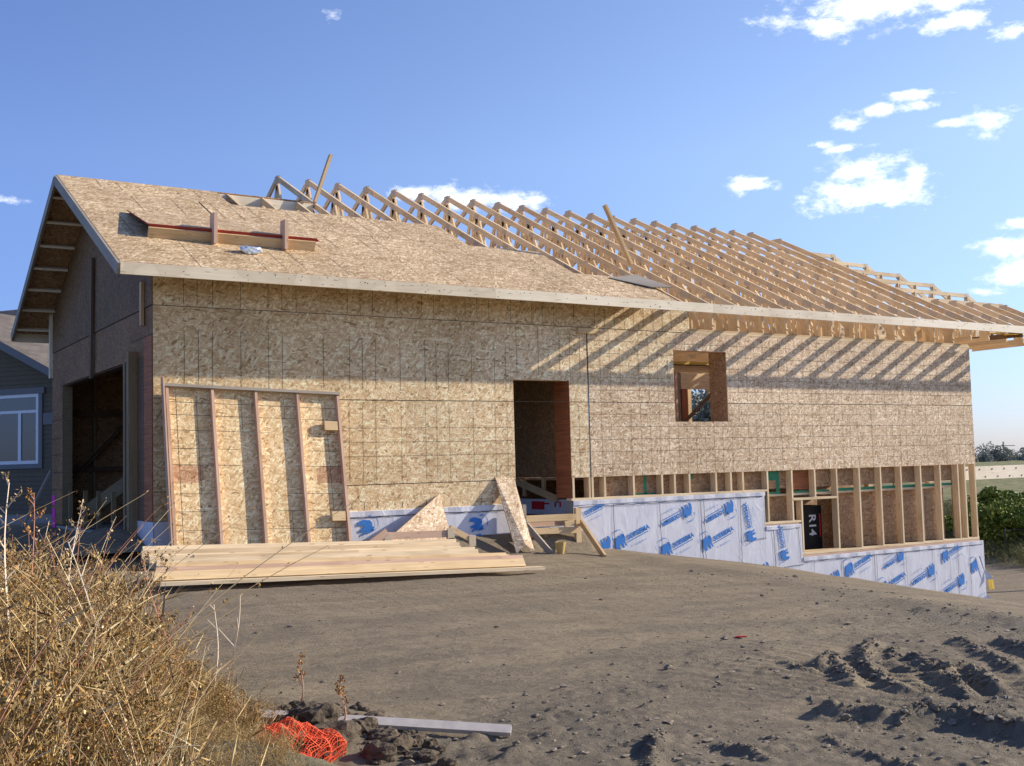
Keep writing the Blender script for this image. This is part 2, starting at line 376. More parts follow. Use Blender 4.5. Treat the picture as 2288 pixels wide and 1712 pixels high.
# ------------------------------------------------------------ house
E_,ZE,PT=.59,2.87,.506
RY,RZ=5.186,5.794; GY,GZr=3.38,4.88
def rz(y): return ZE+PT*(y+E_)
L=16.97
H=empty('house_under_construction',(0,0,0),'unfinished timber house and garage with bare strand board walls and open roof trusses','house')
def line_h(b,x0,x1,z,t=.006,y=-.0025,m=1):
    if t<.006: m=2
    b.face([(x0,y,z-t/2),(x1,y,z-t/2),(x1,y,z+t/2),(x0,y,z+t/2)],m)
def line_v(b,x,z0,z1,t=.0055,y=-.0025,m=1):
    if t<.0055: m=2
    b.face([(x-t/2,y,z0),(x+t/2,y,z0),(x+t/2,y,z1),(x-t/2,y,z1)],m)
def sheets(b,x0,x1,zs,step=2.44,offs=(0,1.22,.6,.3,.9)):
    """strand board skin on y=0 as separate sheets with hairline gaps"""
    for r,(z0,z1) in enumerate(zip(zs[:-1],zs[1:])):
        xs=[x0]; c=x0+offs[r%5]
        if offs[r%5]==0: c+=step
        while c<x1-.15: xs.append(c); c+=step
        xs.append(x1)
        for a,c in zip(xs[:-1],xs[1:]):
            b.box((a+.001,0,z0+.001),(c-.001,.011,z1-.001),0,(random.random()*30,random.random()*30))
def tint_attr(o,fn):
    me=o.data; a=me.color_attributes['tint']; k=0; buf=[]
    for p in me.polygons:
        c=fn(p.center)
        for _ in p.loop_indices: buf+=[*c,1]
    a.data.foreach_set('color',buf)
# --- front skin, garage part
b=MB(); DX0,DX1,DZ=5.55,6.62,1.56
sheets(b,0,DX0,[-.38,0,1.22,DZ])
sheets(b,0,8.83,[DZ,2.44]); 
b.box((DX1,0,-.0),(6.988,.011,DZ-.001)); 
b.box((0,0,2.441),(9.22,.011,2.83))
for z in (2.44,): line_h(b,0,9.22,z,.008)
line_h(b,0,6.99,1.22,.008); line_h(b,0,DX0,0.0,.008)
for z in (.814,.61,.407): line_h(b,2.45,DX0,z,.004)
def rows(b,xs,z0,z1,t=.0055):
    for x in xs:
        line_v(b,x+random.uniform(-.006,.006),z0+random.uniform(0,.03),z1-random.uniform(0,.03),t)
A=[.4,.58,.79,1.18,1.57,1.77,1.98,2.75,2.95,3.15,3.56,3.96,4.16,4.71,4.92,5.13,5.53,5.93,6.14,6.35,6.75,7.17,7.37,7.58,7.78,7.99,8.2,8.41,8.61,8.81]
rows(b,A,2.45,2.83)
Bx=[.4,.59,.79,1.18,1.57,1.77,2.38,2.78,2.98,3.18,3.59,4.0,4.19,4.4,4.8,5.21,5.42,5.62,6.03,6.44,6.65,6.85]
rows(b,[x for x in Bx if x<5.45],1.36,2.14); rows(b,[x for x in Bx if x>5.45],1.60,2.42)
rows(b,[2.76,2.97,3.17,3.59,3.99,4.18,4.4,4.81,5.21,5.42],.03,1.18,.0045); rows(b,[2.78,2.98,3.18,3.58,3.98,4.4,4.92,5.11],-.37,-.24,.007)
rows(b,[6.8],.03,1.2,.004); 
for z in (.407,.61,.814): line_h(b,DX1,6.98,z,.004)
wg=b.build('wall_sheathing',[M['osb_gold'],M['ink'],M['pencil']],H)
wg.location=(0,0,0); wg['label']='golden strand board skin of the garage wall left of the dark seam'
def gt(c):
    k=min(1,max(0,(c.x-1)/6)); return (lambda r_:((.92+.10*k)*r_,(.93+.15*k)*r_,(.95+.28*k)*r_))(random.uniform(.93,1.05))
tint_attr(wg,gt)
# --- front skin, house part with window
b=MB(); WX0,WX1,WZ0,WZ1=8.83,10.05,.895,2.13
sheets(b,7.0,WX0,[0,WZ0,1.22,DZ]) ; 
sheets(b,WX0,WX1,[0,WZ0]); b.box((WX0,0,WZ1),(WX1,.011,2.439))
sheets(b,WX1,L,[0,1.22,2.44],2.44,(1.3,2.3))
line_v(b,7.0,0,2.43,.02); line_h(b,7.01,WX0,1.22,.007); line_h(b,WX1,L,1.22,.008)
for z in (.2,.407,.61,.814,1.02,1.42,1.63,1.83,2.03,2.24):
    t=.003 if z in(.2,1.02) else .004
    if WZ0<z<WZ1: line_h(b,7.01,WX0,z,t); line_h(b,WX1,L,z,t)
    else: line_h(b,7.01,L,z,t)
xs=[7.25+.205*k for k in range(48)]
for i,x in enumerate(xs):
    if x>L-.1: break
    t=.0042 if i%4 else .0048
    for z0,z1 in ((0,WZ0),(WZ0,1.2),(1.24,2.13),(2.13,2.42)):
        if WX0-.03<x<WX1+.03 and z0>=WZ0-.01 and z1<=WZ1+.01: continue
        if random.random()<.8: line_v(b,x+random.uniform(-.01,.01),z0+.01,z1-.01,t)
wh=b.build('wall_sheathing',[M['osb_wall'],M['ink'],M['pencil']],H)
wh['label']='paler strand board skin of the house wall right of the dark seam'
tint_attr(wh,lambda c:(1+random.uniform(-.07,.05),)*3)
# --- gable skin on x=0
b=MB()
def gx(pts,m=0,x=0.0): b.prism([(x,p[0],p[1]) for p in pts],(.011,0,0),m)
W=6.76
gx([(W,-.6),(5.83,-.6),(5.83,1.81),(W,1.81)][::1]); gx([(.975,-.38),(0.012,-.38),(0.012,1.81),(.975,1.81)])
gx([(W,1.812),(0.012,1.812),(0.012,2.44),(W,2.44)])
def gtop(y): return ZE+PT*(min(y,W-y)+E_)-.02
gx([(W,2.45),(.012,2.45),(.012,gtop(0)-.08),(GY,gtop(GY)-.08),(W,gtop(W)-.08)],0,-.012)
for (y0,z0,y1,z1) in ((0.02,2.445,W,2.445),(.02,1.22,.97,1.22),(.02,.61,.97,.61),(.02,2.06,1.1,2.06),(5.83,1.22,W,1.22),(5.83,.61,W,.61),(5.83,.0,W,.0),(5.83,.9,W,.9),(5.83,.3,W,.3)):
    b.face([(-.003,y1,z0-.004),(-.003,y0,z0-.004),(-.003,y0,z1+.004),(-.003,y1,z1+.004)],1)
gs=b.build('gable_sheathing',[M['osb_shade'],M['ink']],H); tint_attr(gs,lambda c:(.62,.53,.43) if c.z<2.45 else (.47,.42,.35))  # tint puts the gable's shade into its colour
# other garage walls, seen from inside through the openings
b=MB(); b.box((.02,W-.011,-.6),(7.0,W,3.15)); b.box((6.99,.15,0),(7.0,W,2.9)); iw=part(b,'interior_wall',M['osb_shade'],H); tint_attr(iw,lambda c:(.8,.72,.62) if c.x<6.9 else (.9,.85,.78))  # tint darkens the wall colour to paint the dim garage interior
b=MB(); b.box((.0,W-.1,2.98),(7.0,W,3.1)); part(b,'top_plate',M['pine'],H)
for x in np.arange(.1,6.9,.61): beam_obj('stud',(x,W-.06,-.38),(x,W-.06,2.98),.038,.089,M['dull_pine'],H,(0,1,0))
for y in (.8,1.41,2.02,2.63,3.24,3.85): beam_obj('stud',(7.02,y,-.33),(7.02,y,0),.038,.089,M['pine'],H,(0,1,0))
beam_obj('brace',(6.93,2.2,-.05),(6.93,.9,-.36),.038,.12,M['pine'],H)
beam_obj('brace',(.35,W-.14,.2),(1.9,W-.14,1.9),.14,.038,M['dark_wood'],H,(0,0,1))
beam_obj('brace',(.3,5.2,-.35),(1.3,4.2,.55),.038,.22,M['dull_pine'],H)
beam_obj('blocking',(.3,W-.13,1.35),(1.5,W-.13,1.35),.038,.09,M['dark_wood'],H); beam_obj('blocking',(.3,W-.13,.35),(1.5,W-.13,.35),.038,.09,M['dark_wood'],H)
# garage door opening jambs and posts
b=MB(); b.box((.012,5.83,-.6),(.16,5.88,1.81)); part(b,'door_jamb',M['dull_pine'],H)
b=MB(); b.box((.012,.93,-.55),(.16,.974,1.81)); b.box((.03,.88,-.55),(.17,.925,1.81)); part(b,'door_jamb',M['red_lvl'],H)
b=MB(); b.box((.03,.975,1.795),(.17,5.825,1.9)); part(b,'door_header',M['dark_wood'],H)
for y,w in ((1.34,.05),(1.16,.04),): beam_obj('post',(-.03,y,-.58),(-.03,y,1.80),.04,.09,M['dull_pine'],H,(0,1,0))
beam_obj('post',(-.06,.80,-.62),(-.06,.80,1.90),.13,.045,M['dull_pine'],H,(0,1,0))
for y,hh in ((5.05,-.01),(3.93,.0),(3.0,.0),(2.07,-.01)): beam_obj('wall_stud',(-.02,y,-.62),(-.02,y,hh),.06,.045,M['dull_pine'],H,(0,1,0))
beam_obj('brace',(-.04,3.44,1.74),(-.05,3.32,3.62),.04,.09,M['dark_wood'],H,(0,1,0))
beam_obj('brace',(-.035,.44,2.22),(-.035,.42,2.8),.04,.09,M['pine'],H,(0,1,0))
beam_obj('corner_post',(-.03,W-.03,2.0),(-.03,W-.03,3.17),.06,.09,M['fascia'],H,(0,1,0))
b=MB(); b.box((-.012,.03,-.38),(-.001,.42,2.05)); part(b,'corner_shade_panel',M['red_lvl'],H); b=MB(); b.box((-.010,.43,-.38),(-.001,.92,1.8)); part(b,'corner_shade_panel',M['dark_wood'],H)  # thin panels painting the corner's dark recess and brown shaded strand board
b=MB(); b.box((1.2,6.4,1.35),(1.4,6.45,1.7)); tagp=part(b,'paper_notice',M['yellow'],H)
b=MB(); b.box((.03,.16,2.80),(6.97,W-.02,2.815)); part(b,'ceiling_light_blocker',M['dark_wood'],H)  # unseen sheet added to keep light from the open trusses out of the garage
# --- front door opening
b=MB(); b.box((6.625,.013,-.33),(6.665,.45,DZ)); part(b,'door_jamb',M['red_lvl'],H)
b=MB(); b.box((5.50,.013,-.38),(5.548,.15,DZ)); b.box((5.50,.013,DZ),(6.665,.15,DZ+.09)); part(b,'door_header',M['pine'],H)
# --- window opening
b=MB(); b.box((WX1,.013,WZ0-.05),(WX1+.04,.45,WZ1+.05)); o=part(b,'window_jamb',M['osb_shade'],H)
b=MB(); b.box((WX0-.04,.013,WZ0-.04),(WX0,.15,WZ1+.04)); b.box((WX0,.013,WZ1),(WX1,.15,WZ1+.05)); b.box((WX0,.013,WZ0-.04),(WX1,.15,WZ0)); part(b,'window_frame',M['stud_pink'],H)
# --- plates and studs
def pb(name,a,c,m,**k):
    b=MB(); b.box(a,c); return part(b,name,M[m],H,.003)
pb('top_plate',(9.225,-.002,2.441),(L+.01,.14,2.479),'pine_light'); pb('top_plate',(9.225,.003,2.481),(L-.02,.14,2.515),'pine')
pb('sill_plate',(6.60,-.002,-.368),(10.93,.14,-.33),'pine_light')
pb('sill_plate',(10.72,-.003,-.96),(11.76,.14,-.92),'pine_light'); pb('sill_plate',(10.73,0,-1.0),(11.70,.14,-.962),'stud_pink')
pb('sill_plate',(11.76,-.003,-1.555),(L,.14,-1.517),'pine_light'); pb('sill_plate',(11.72,0,-1.597),(L,.14,-1.557),'stud_pink')
for x in (6.65,6.97,7.03,7.28,7.88,8.49,8.77,9.10,9.71,10.06,10.35): beam_obj('stud',(x,.07,-.33),(x,.07,-.002),.038,.138,M['pine_light'],H,(0,1,0))
for x in (10.95,11.57): beam_obj('stud',(x,.07,-.92),(x,.07,-.002),.038,.138,M['pine_light'],H,(0,1,0))
for x in (11.80,12.76): beam_obj('stud',(x,.07,-1.517),(x,.07,-.56 if x<12 else -.002),.038,.138,M['pine_light'],H,(0,1,0))
beam_obj('stud',(12.17,.07,-.51),(12.17,.07,-.002),.038,.138,M['pine_light'],H,(0,1,0))
for x in (13.39,14.0,14.6,15.2,15.81,16.38,16.61,16.94): beam_obj('stud',(x,.07,-1.517),(x,.07,-.002),.038,.138,M['pine_light'],H,(0,1,0))
for x in (12.92,13.54,14.15,14.75,15.42): beam_obj('stud',(x+.02,.19,-1.517),(x+.02,.19,-.47),.038,.06,M['stud_pink'],H,(0,1,0))
for y in (.5,.9,1.4,2.0): beam_obj('stud',(16.9,y,-1.517),(16.9,y,-.002),.138,.038,M['pine_light'],H,(0,1,0))
pb('window_header',(11.58,-.003,-.556),(12.74,.14,-.515),'pine_light'); pb('window_sill',(11.82,.0,-1.517),(12.74,.14,-1.49),'pine')
# interior panels behind the lower studs
b=MB()
b.box((6.99,.143,-.33),(16.36,.155,-.005)); b.box((12.98,.25,-1.515),(16.2,.262,-.47)); b.box((10.74,.25,-.96),(11.75,.262,-.47)); b.box((12.86,.6,-2.0),(13.6,.61,-.5))
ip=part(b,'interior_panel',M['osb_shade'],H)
b=MB(); b.box((12.80,.143,-.47),(16.45,.25,-.43)); b.box((10.98,.143,-.47),(12.74,.25,-.43)); part(b,'ledger_strip',M['pine_light'],H,.002)
for x0,x1,z0,z1 in ((12.8,16.36,-.425,-.375),(11.0,11.4,-.425,-.39),(11.3,11.38,-.39,-.01),(11.02,11.3,-.18,-.02),(11.6,12.7,-.425,-.39),(12.28,12.34,-.40,-.02),(7.06,7.12,-.32,-.02),(8.2,8.26,-.32,-.01),(9.15,9.3,-.10,-.01),(8.0,8.6,-.325,-.30)):
    b=MB(); b.face([(x0,.1405,z0),(x1,.1405,z0),(x1,.1405,z1),(x0,.1405,z1)]); part(b,'gasket_tape',M['green'],H)
b=MB(); b.box((11.6,.137,-.36),(12.26,.1425,-.03)); part(b,'rim_board',M['red_lvl'],H)
# floor and rear walls, support for everything seen through the openings
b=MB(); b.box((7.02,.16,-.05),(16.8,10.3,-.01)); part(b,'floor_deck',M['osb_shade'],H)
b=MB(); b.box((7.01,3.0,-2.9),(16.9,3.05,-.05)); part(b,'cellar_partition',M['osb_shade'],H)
for i,x in enumerate(np.arange(7.4,L,.61)):
    if 15.5<x<16.4: continue
    if i%1==0: beam_obj('rear_stud',(x,10.3,0),(x,10.3,2.44),.038,.138,M['pine'],H,(0,1,0)) if i<18 and i%3 else None
pb('top_plate',(3.7,10.23,2.44),(L,10.37,2.515),'pine')
pb('side_plate',(L-.14,.15,2.44),(L,10.2,2.515),'pine')
for y in (3.4,5.2,7.0,8.8,10.2): beam_obj('side_stud',(L-.07,y,0),(L-.07,y,2.44),.138,.038,M['pine'],H,(0,1,0))
# timbers seen through the window (about 3 m inside)
beam_obj('interior_beam',(9.4,3,2.12),(16.8,3,2.12),.09,.12,M['pine'],H)
beam_obj('interior_beam',(9.4,2.95,2.2),(16.8,2.95,2.2),.12,.02,M['dark_wood'],H)
beam_obj('interior_beam',(11.0,3.05,2.245),(12.9,3.05,2.245),.04,.075,M['yellow'],H)
beam_obj('interior_header',(11.56,3.0,1.87),(14.0,3.0,1.87),.09,.33,M['truss'],H)
beam_obj('interior_post',(11.43,3.0,0),(11.43,3.0,2.05),.05,.09,M['stud_pink'],H,(0,1,0)); beam_obj('interior_post',(11.51,3.02,0),(11.51,3.02,2.05),.06,.09,M['grey_wood'],H,(0,1,0)); beam_obj('interior_post',(11.66,3.03,0),(11.66,3.03,1.70),.16,.12,M['red_lvl'],H,(0,1,0))
beam_obj('brace',(11.2,2.86,.76),(12.75,2.86,1.95),.03,.07,M['dark_wood'],H)
beam_obj('brace',(12.2,3.1,2.1),(12.62,3.1,1.2),.03,.05,M['pine_light'],H); beam_obj('brace',(11.75,3.1,1.15),(11.9,3.1,.9),.03,.06,M['pine_light'],H)
# --- roof sheathing (garage gable plus stepped front slope)
nrm=V((0,-PT,1)).normalized()
def rp(x,y,h=.0): p=V((x,y,rz(y)))+nrm*h; return tuple(p)
def slab(b,x0,x1,y0,y1,t=.012,h=.0,seam=True):
    P=[rp(x0,y0,h+t),rp(x1,y0,h+t),rp(x1,y1,h+t),rp(x0,y1,h+t)]; s=math.sqrt(1+PT*PT)
    ox=random.random()*20; oy=random.random()*20; uv=[(x0+ox,y0*s+oy),(x1+ox,y0*s+oy),(x1+ox,y1*s+oy),(x0+ox,y1*s+oy)]
    Q=[tuple(V(p)-nrm*t) for p in P]
    b.face(P,0,uv); b.face(Q[::-1],0,uv[::-1])
    for i in range(4):
        j=(i+1)%4; b.face([P[j],P[i],Q[i],Q[j]],2)
OH=.563
rows_=[(-.605,.49,8.45,1.2),(.49,1.58,7.14,0.4),(1.58,2.67,5.73,1.9),(2.67,3.385,1.94,.7)]
b=MB(); sm=math.sqrt(1+PT*PT)
for y0,y1,xe,off in rows_:
    xs=[-OH]; c=-OH+off
    while c<xe-.3: xs.append(c); c+=2.44
    xs.append(xe)
    for a,c in zip(xs[:-1],xs[1:]): slab(b,a+.0015,c-.0015,y0+.002,y1-.002)
    # chalked truss lines on the sheets
    x=-OH+.35+off*.3; k=0
    while x<xe-.15:
        if random.random()<.8 and (x<5 or random.random()<.45):
            t=.006; ya=y0+random.uniform(0,.25); yb=y1-random.uniform(0,.25)
            b.face([rp(x-t/2,ya,.0135),rp(x+t/2,ya,.0135),rp(x+t/2,yb,.0135),rp(x-t/2,yb,.0135)],1)
        x+=(.305,.305,.61)[k%3]; k+=1
b.face([rp(1.40,1.95,.014),rp(1.425,1.95,.014),rp(1.425,2.62,.014),rp(1.40,2.62,.014)],1)
rs=b.build('roof_sheathing',[M['osb_roof'],M['ink'],M['red_edge']],H)
tint_attr(rs,lambda c:(1+random.uniform(-.03,.03),)*3)
b=MB()   # rear slope of the garage
t=.012; P=[(-OH,GY,GZr+.013),(-OH,W+E_,ZE),(7.0,W+E_,ZE),(3.6,GY,GZr+.013)]
b.prism([P[3],P[0],P[1],P[2]][::1],(0,0,-.012)); part(b,'rear_roof_sheathing',M['osb_shade'],H)
# fascia, rake boards, lookouts
def fas(x0,x1,m,dz=0): 
    b=MB(); z0,z1=2.715,2.868
    b.beam((x0,-E_-.02,(z0+z1)/2+dz),(x1,-E_-.02,(z0+z1)/2+dz),.038,z1-z0)
    for k in range(int((x1-x0)*6)):
        x=random.uniform(x0,x1); z=random.uniform(2.74,2.85); s=random.uniform(.004,.008)
        b.face([(x-s,-E_-.0405,z-s),(x+s,-E_-.0405,z-s),(x+s,-E_-.0405,z+s),(x-s,-E_-.0405,z+s)],1)
    return part(b,'fascia_board',[M[m],M['nail']],H)
fas(-OH,4.87,'fascia'); fas(4.873,9.22,'fascia',.001); fas(9.223,14.1,'fascia2',-.001); fas(14.103,19.7,'fascia2')
def strip(name,p0,p1,w,h,m,up): return beam_obj(name,p0,p1,w,h,M[m],H,up,.002)
sx=-OH-.02
ny=V((0,-PT,1)).normalized(); 
strip('rake_board',(sx,-E_-.03,ZE-.09),(sx,GY,GZr-.075),.038,.15,'grey_wood',(0,0,1)); strip('rake_board',(sx,W+E_+.03,ZE-.09),(sx,GY+.02,GZr-.075),.038,.15,'grey_wood',(0,0,1))
strip('ridge_board',(0,GY,GZr-.11),(3.65,GY,GZr-.11),.038,.18,'fascia',(0,0,1))
for k in range(7):
    y=GY+.35+k*.56; z=ZE+PT*(W-y+E_)-.085
    strip('lookout',(-OH,y,z),(0,y,z),.038,.10,'fascia',(0,-1,-.5))
for k in range(6):
    y=GY-.35-k*.62; z=rz(y)-.085; strip('lookout',(-OH,y,z),(0,y,z),.038,.10,'fascia',(0,-1,.5))
strip('rear_fascia',(-OH,W+E_,ZE-.09),(7,W+E_,ZE-.09),.038,.15,'fascia',(0,0,1))
# --- trusses
def chord(b,x,p,q,d=.100,w=.038):      # p,q=(y,z) of top edge
    b.beam((x,p[0],p[1]-d*.56),(x,q[0],q[1]-d*.56),w,d,(0,0,1))
def web(b,x,p,q,w=.036,d=.085): b.beam((x,p[0],p[1]),(x,q[0],q[1]),w,d,(0,0,1) if abs(q[0]-p[0])>.02 else (0,1,0))
def plate_(b,x,y,z,s=.08,h=.06,ang=0):
    c,sn=math.cos(ang),math.sin(ang)
    for sx_ in (-.0205,.0205):
        P=[(x+sx_,y+u*c-v*sn,z+u*sn+v*c) for u,v in ((-s,-h),(s,-h),(s,h),(-s,h))]
        b.face(P if sx_>0 else P[::-1],1)
def truss(x,apex=(RY,RZ),y1=None,zb=2.56,webs=(1.15,2.35,3.6),flat=0,name='roof_truss'):
    b=MB(); g=b; ya,za=apex; yr=2*ya+flat+E_ if y1 is None else y1
    ye=2*ya+flat+E_   # rear tail, symmetrical
    chord(b,x,(-E_,ZE),(ya,za)); chord(b,x,(ye,ZE),(ya+flat,za))
    if flat: chord(b,x,(ya,za),(ya+flat,za))
    yb0,yb1=.02,ye-E_
    b.beam((x,yb0,zb-.045),(x,yb1,zb-.045),.038,.09)
    web(b,x,(.08,zb),(.08,rz(.08)-.08),.038,.09); web(b,x,(yb1-.08,zb),(yb1-.08,rz(.08)-.08),.038,.09)
    b.beam((x+.004,.15,zb-.05),(x+.004,.15,rz(.15)-.13),.20,.03,(1,0,0)); a=math.atan(PT); plate_(g,x,.05,rz(.05)-.07,.12,.05,a); plate_(g,x,ya,za-.085,.09,.07); 
    prev=(.04,zb)
    ws=[w for w in webs if w<ya-.3]
    for w in ws:
        zt=ZE+PT*(w+E_)-.09
        for sgn in (0,1):
            yy=w if sgn==0 else yb1-w; pp=prev[0] if sgn==0 else yb1-prev[0]
            web(b,x,(yy,zb),(yy,zt)); web(b,x,(pp,prev[1]+.02),(yy-.03*(1-2*sgn),zt-.02))
            plate_(g,x,yy,zt+.02,.08,.045,a*(1-2*sgn)); plate_(g,x,yy,zb-.04,.09,.05)
        prev=(w,zb)
    web(b,x,(ya,zb),(ya,za-.12)); 
    if ws:
        for sgn in (-1,1):
            y0=ws[-1] if sgn<0 else yb1-ws[-1]
            web(b,x,(ya+(flat if sgn>0 else 0)+sgn*.02,za-.2),(y0,zb))
            if ya-ws[-1]>1: web(b,x,(ya,zb+.02),(y0+ -sgn*.0,ZE+PT*(ws[-1]+E_)-.12))
    t=b.build(name,[M['truss'],M['plate']],H); return t
XR0=3.704
for i in range(21):
    truss(XR0+.61*i,webs=(1.0,2.0,3.0,4.0))
truss(16.51,(4.85,5.623),flat=.67)
for k in range(5): truss(17.1+.61*k,(.87,3.61),zb=2.70,webs=())
strip('barge_board',(19.62,-.55,ZE-.14),(19.62,2.3,ZE-.14),.038,.10,'truss',(0,0,1)); strip('barge_board',(18.02,-.55,2.70),(18.02,2.3,2.75),.04,.10,'dark_wood',(0,0,1))
for x in (17.4,18.0,18.6,19.2): strip('soffit_block',(x,-.5,2.71),(x,-.2,2.73),.2,.02,'yellow',(0,0,1))
# garage trusses (common rafters under the ridge board)
for i in range(6):
    x=.3+.61*i; b=MB(); chord(b,x,(-E_+.02,ZE),(GY,GZr)); chord(b,x,(W+E_-.02,ZE),(GY,GZr)); b.beam((x,0.05,2.9),(x,W-.05,2.9),.038,.09); web(b,x,(GY,2.9),(GY,GZr-.1)); web(b,x,(1.6,2.9),(1.6,rz(1.6)-.1)); web(b,x,(W-1.6,2.9),(W-1.6,rz(1.6)-.1))
    b.build('garage_rafter',M['truss'],H)
# rear wing hip trusses (planes across the view)
for i in range(6):
    y=6.0-.61*i; xr=19.75+.56*i; zt=5.68-.322*i; xl=17.7-.2*i
    b=MB(); b.beam((xl,y,zt-.06),(xr,y,zt-.06),.038,.10); zb=3.42
    dx=(zt-zb)/.52; b.beam((xr,y,zt-.06),(xr+dx,y,zb-.04),.038,.10); b.beam((xl-1.2,y,zb),(xr+dx,y,zb),.038,.09)
    for k in range(4):
        xx=xr-k*.7; b.beam((xx,y,zb),(xx,y,zt-.08),.036,.075,(0,1,0)); b.beam((xx,y,zt-.1),(xx-.6,y,zb),.036,.07)
    g=b
    for s_ in (-.021,.021):
        P=[(xr-.09,y+s_,zt-.14),(xr+.09,y+s_,zt-.14),(xr+.05,y+s_,zt+.0),(xr-.09,y+s_,zt+.0)]; g.face(P if s_<0 else P[::-1],1)
    b.build('roof_truss',[M['pine_light'],M['plate']],H)
for x,y in ((17.6,6.0),(19.8,6.0),(19.6,3.2),(17.4,3.2)): strip('wing_post',(x,y,-3.0),(x,y,3.38),.14,.14,'pine',(0,1,0))
# --- foundation and membrane
def fbox(b,x0,x1,z0,z1): b.box((x0,.012,z0),(x1,.22,z1))
b=MB(); fbox(b,0.012,5.55,-2,-.382); fbox(b,5.55,6.62,-2,-.75); fbox(b,6.62,10.72,-3.2,-.372); fbox(b,10.722,11.71,-3.2,-.998); fbox(b,11.712,L+.1,-3.4,-1.60)
b.box((.012,.22,-2),(.2,6.7,-.62)); b.box((16.9,.22,-3.4),(L+.09,10.3,-1.6)); b.box((7.02,.3,-2),(7.2,6.7,-.4)); part(b,'foundation',M['concrete'],H)
b=MB()
def wr(x0,x1,z0,z1): 
    # membrane skin with gentle wrinkles: a grid pushed in and out
    nx=max(2,int((x1-x0)/.06)); nz=max(2,int((z1-z0)/.08))
    gx_=np.linspace(x0,x1,nx+1); gz_=np.linspace(z0,z1,nz+1)
    XX,ZZ=np.meshgrid(gx_,gz_,indexing='ij'); DD=-.011+.006*fbm(XX*2.2,ZZ*.9+3,3)
    for i in range(nx):
        for j in range(nz):
            q=[(i,j),(i+1,j),(i+1,j+1),(i,j+1)]
            b.face([(gx_[a],DD[a,c],gz_[c]) for a,c in q],0,[(gx_[a],gz_[c]) for a,c in q])
wr(0,5.55,-1.35,-.385); wr(5.55,6.62,-1.5,-.76); wr(6.62,10.84,-2.6,-.37); wr(10.84,11.75,-2.6,-.985); wr(11.75,L+.11,-3.5,-1.60)
b.box((-.012,.0,-1.2),(-.002,.95,-.385)); b.box((6.985,.16,-.9),(6.995,3.5,-.37)); b.box((L+.105,-.01,-3.5),(L+.115,3,-1.6))
def crinkle(x0,z0,x1,z1,t=.009):
    n=max(3,int(math.hypot(x1-x0,z1-z0)/.05)); pr=None
    for i in range(n+1):
        f=i/n; x=x0+(x1-x0)*f; z=z0+(z1-z0)*f
        if abs(z1-z0)>abs(x1-x0): x+=random.uniform(-.007,.007)
        else: z+=random.uniform(-.005,.005)
        cur=(x,z)
        if pr:
            dx,dz=cur[0]-pr[0],cur[1]-pr[1]; l=math.hypot(dx,dz); nx,nz=-dz/l*t/2,dx/l*t/2; y=-.021
            b.face([(pr[0]-nx,y,pr[1]-nz),(cur[0]-nx,y,cur[1]-nz),(cur[0]+nx,y,cur[1]+nz),(pr[0]+nx,y,pr[1]+nz)][::1 if dx>0 else 1],1)
        pr=cur
for x in (4.29,5.2): pass
for x,zt in ((7.42,-.45),(8.40,-.47),(9.30,-.47),(9.38,-.47),(10.24,-.47)): crinkle(x,zt,x+random.uniform(-.02,.03),zt-1.4)
crinkle(2.72,-.47,4.30,-.45); crinkle(4.30,-.46,5.25,-.47); crinkle(6.7,-.48,10.78,-.455); crinkle(10.30,-1.22,10.84,-1.20); crinkle(10.80,-.47,10.82,-1.2,.006)
crinkle(11.02,-1.06,11.05,-1.75,.012); crinkle(11.12,-1.07,11.14,-1.72,.005); crinkle(11.65,-1.06,11.70,-1.70); crinkle(11.2,-1.75,11.75,-1.73)
crinkle(11.76,-1.70,L+.06,-1.675,.007)
for x in (12.03,12.75,12.80,13.68,13.74,14.52,14.60,15.40,15.46,15.95,16.22,16.60): crinkle(x,-1.70,x+random.uniform(-.03,.05),-2.9,.008 if random.random()<.5 else .005)
crinkle(10.82,-1.0,11.70,-1.055,.006)
wrapo=b.build('foundation_membrane',[M['wrap'],M['ink']],H)
for x0,x1,z0,z1 in ((2.6,5.55,-.45,-.375),(6.62,10.85,-.44,-.375),(10.85,11.72,-1.06,-1.0),(11.76,L+.1,-1.67,-1.605)):
    b=MB(); n=int((x1-x0)/.12)
    for i in range(n):
        a=x0+(x1-x0)*i/n; c=x0+(x1-x0)*(i+1)/n; y0=-.022-.006*math.sin(i*1.7); y1=-.022-.006*math.sin((i+1)*1.7)
        b.face([(a,y0,z0),(c,y1,z0),(c,y1-.002,z1),(a,y0-.002,z1)],0,[(a+3,z0),(c+3,z0),(c+3,z1),(a+3,z1)])
        b.face([(a,y0-.002,z1),(c,y1-.002,z1),(c,.0,z1+.004),(a,.0,z1+.004)],0)
    part(b,'membrane_cap_strip',M['wrap'],H)
# red spray paint marks on the membrane inside the doorway
for (y0,y1,z0,z1) in ((1.35,1.75,-.55,-.41),(1.2,1.35,-.46,-.43),(1.0,1.05,-.5,-.41),(.85,.9,-.5,-.41),(.88,1.02,-.43,-.42)):
    b=MB(); b.face([(6.983,y1,z0),(6.983,y0,z0),(6.983,y0,z1),(6.983,y1,z1)]); part(b,'paint_mark',M['red_print'],H)
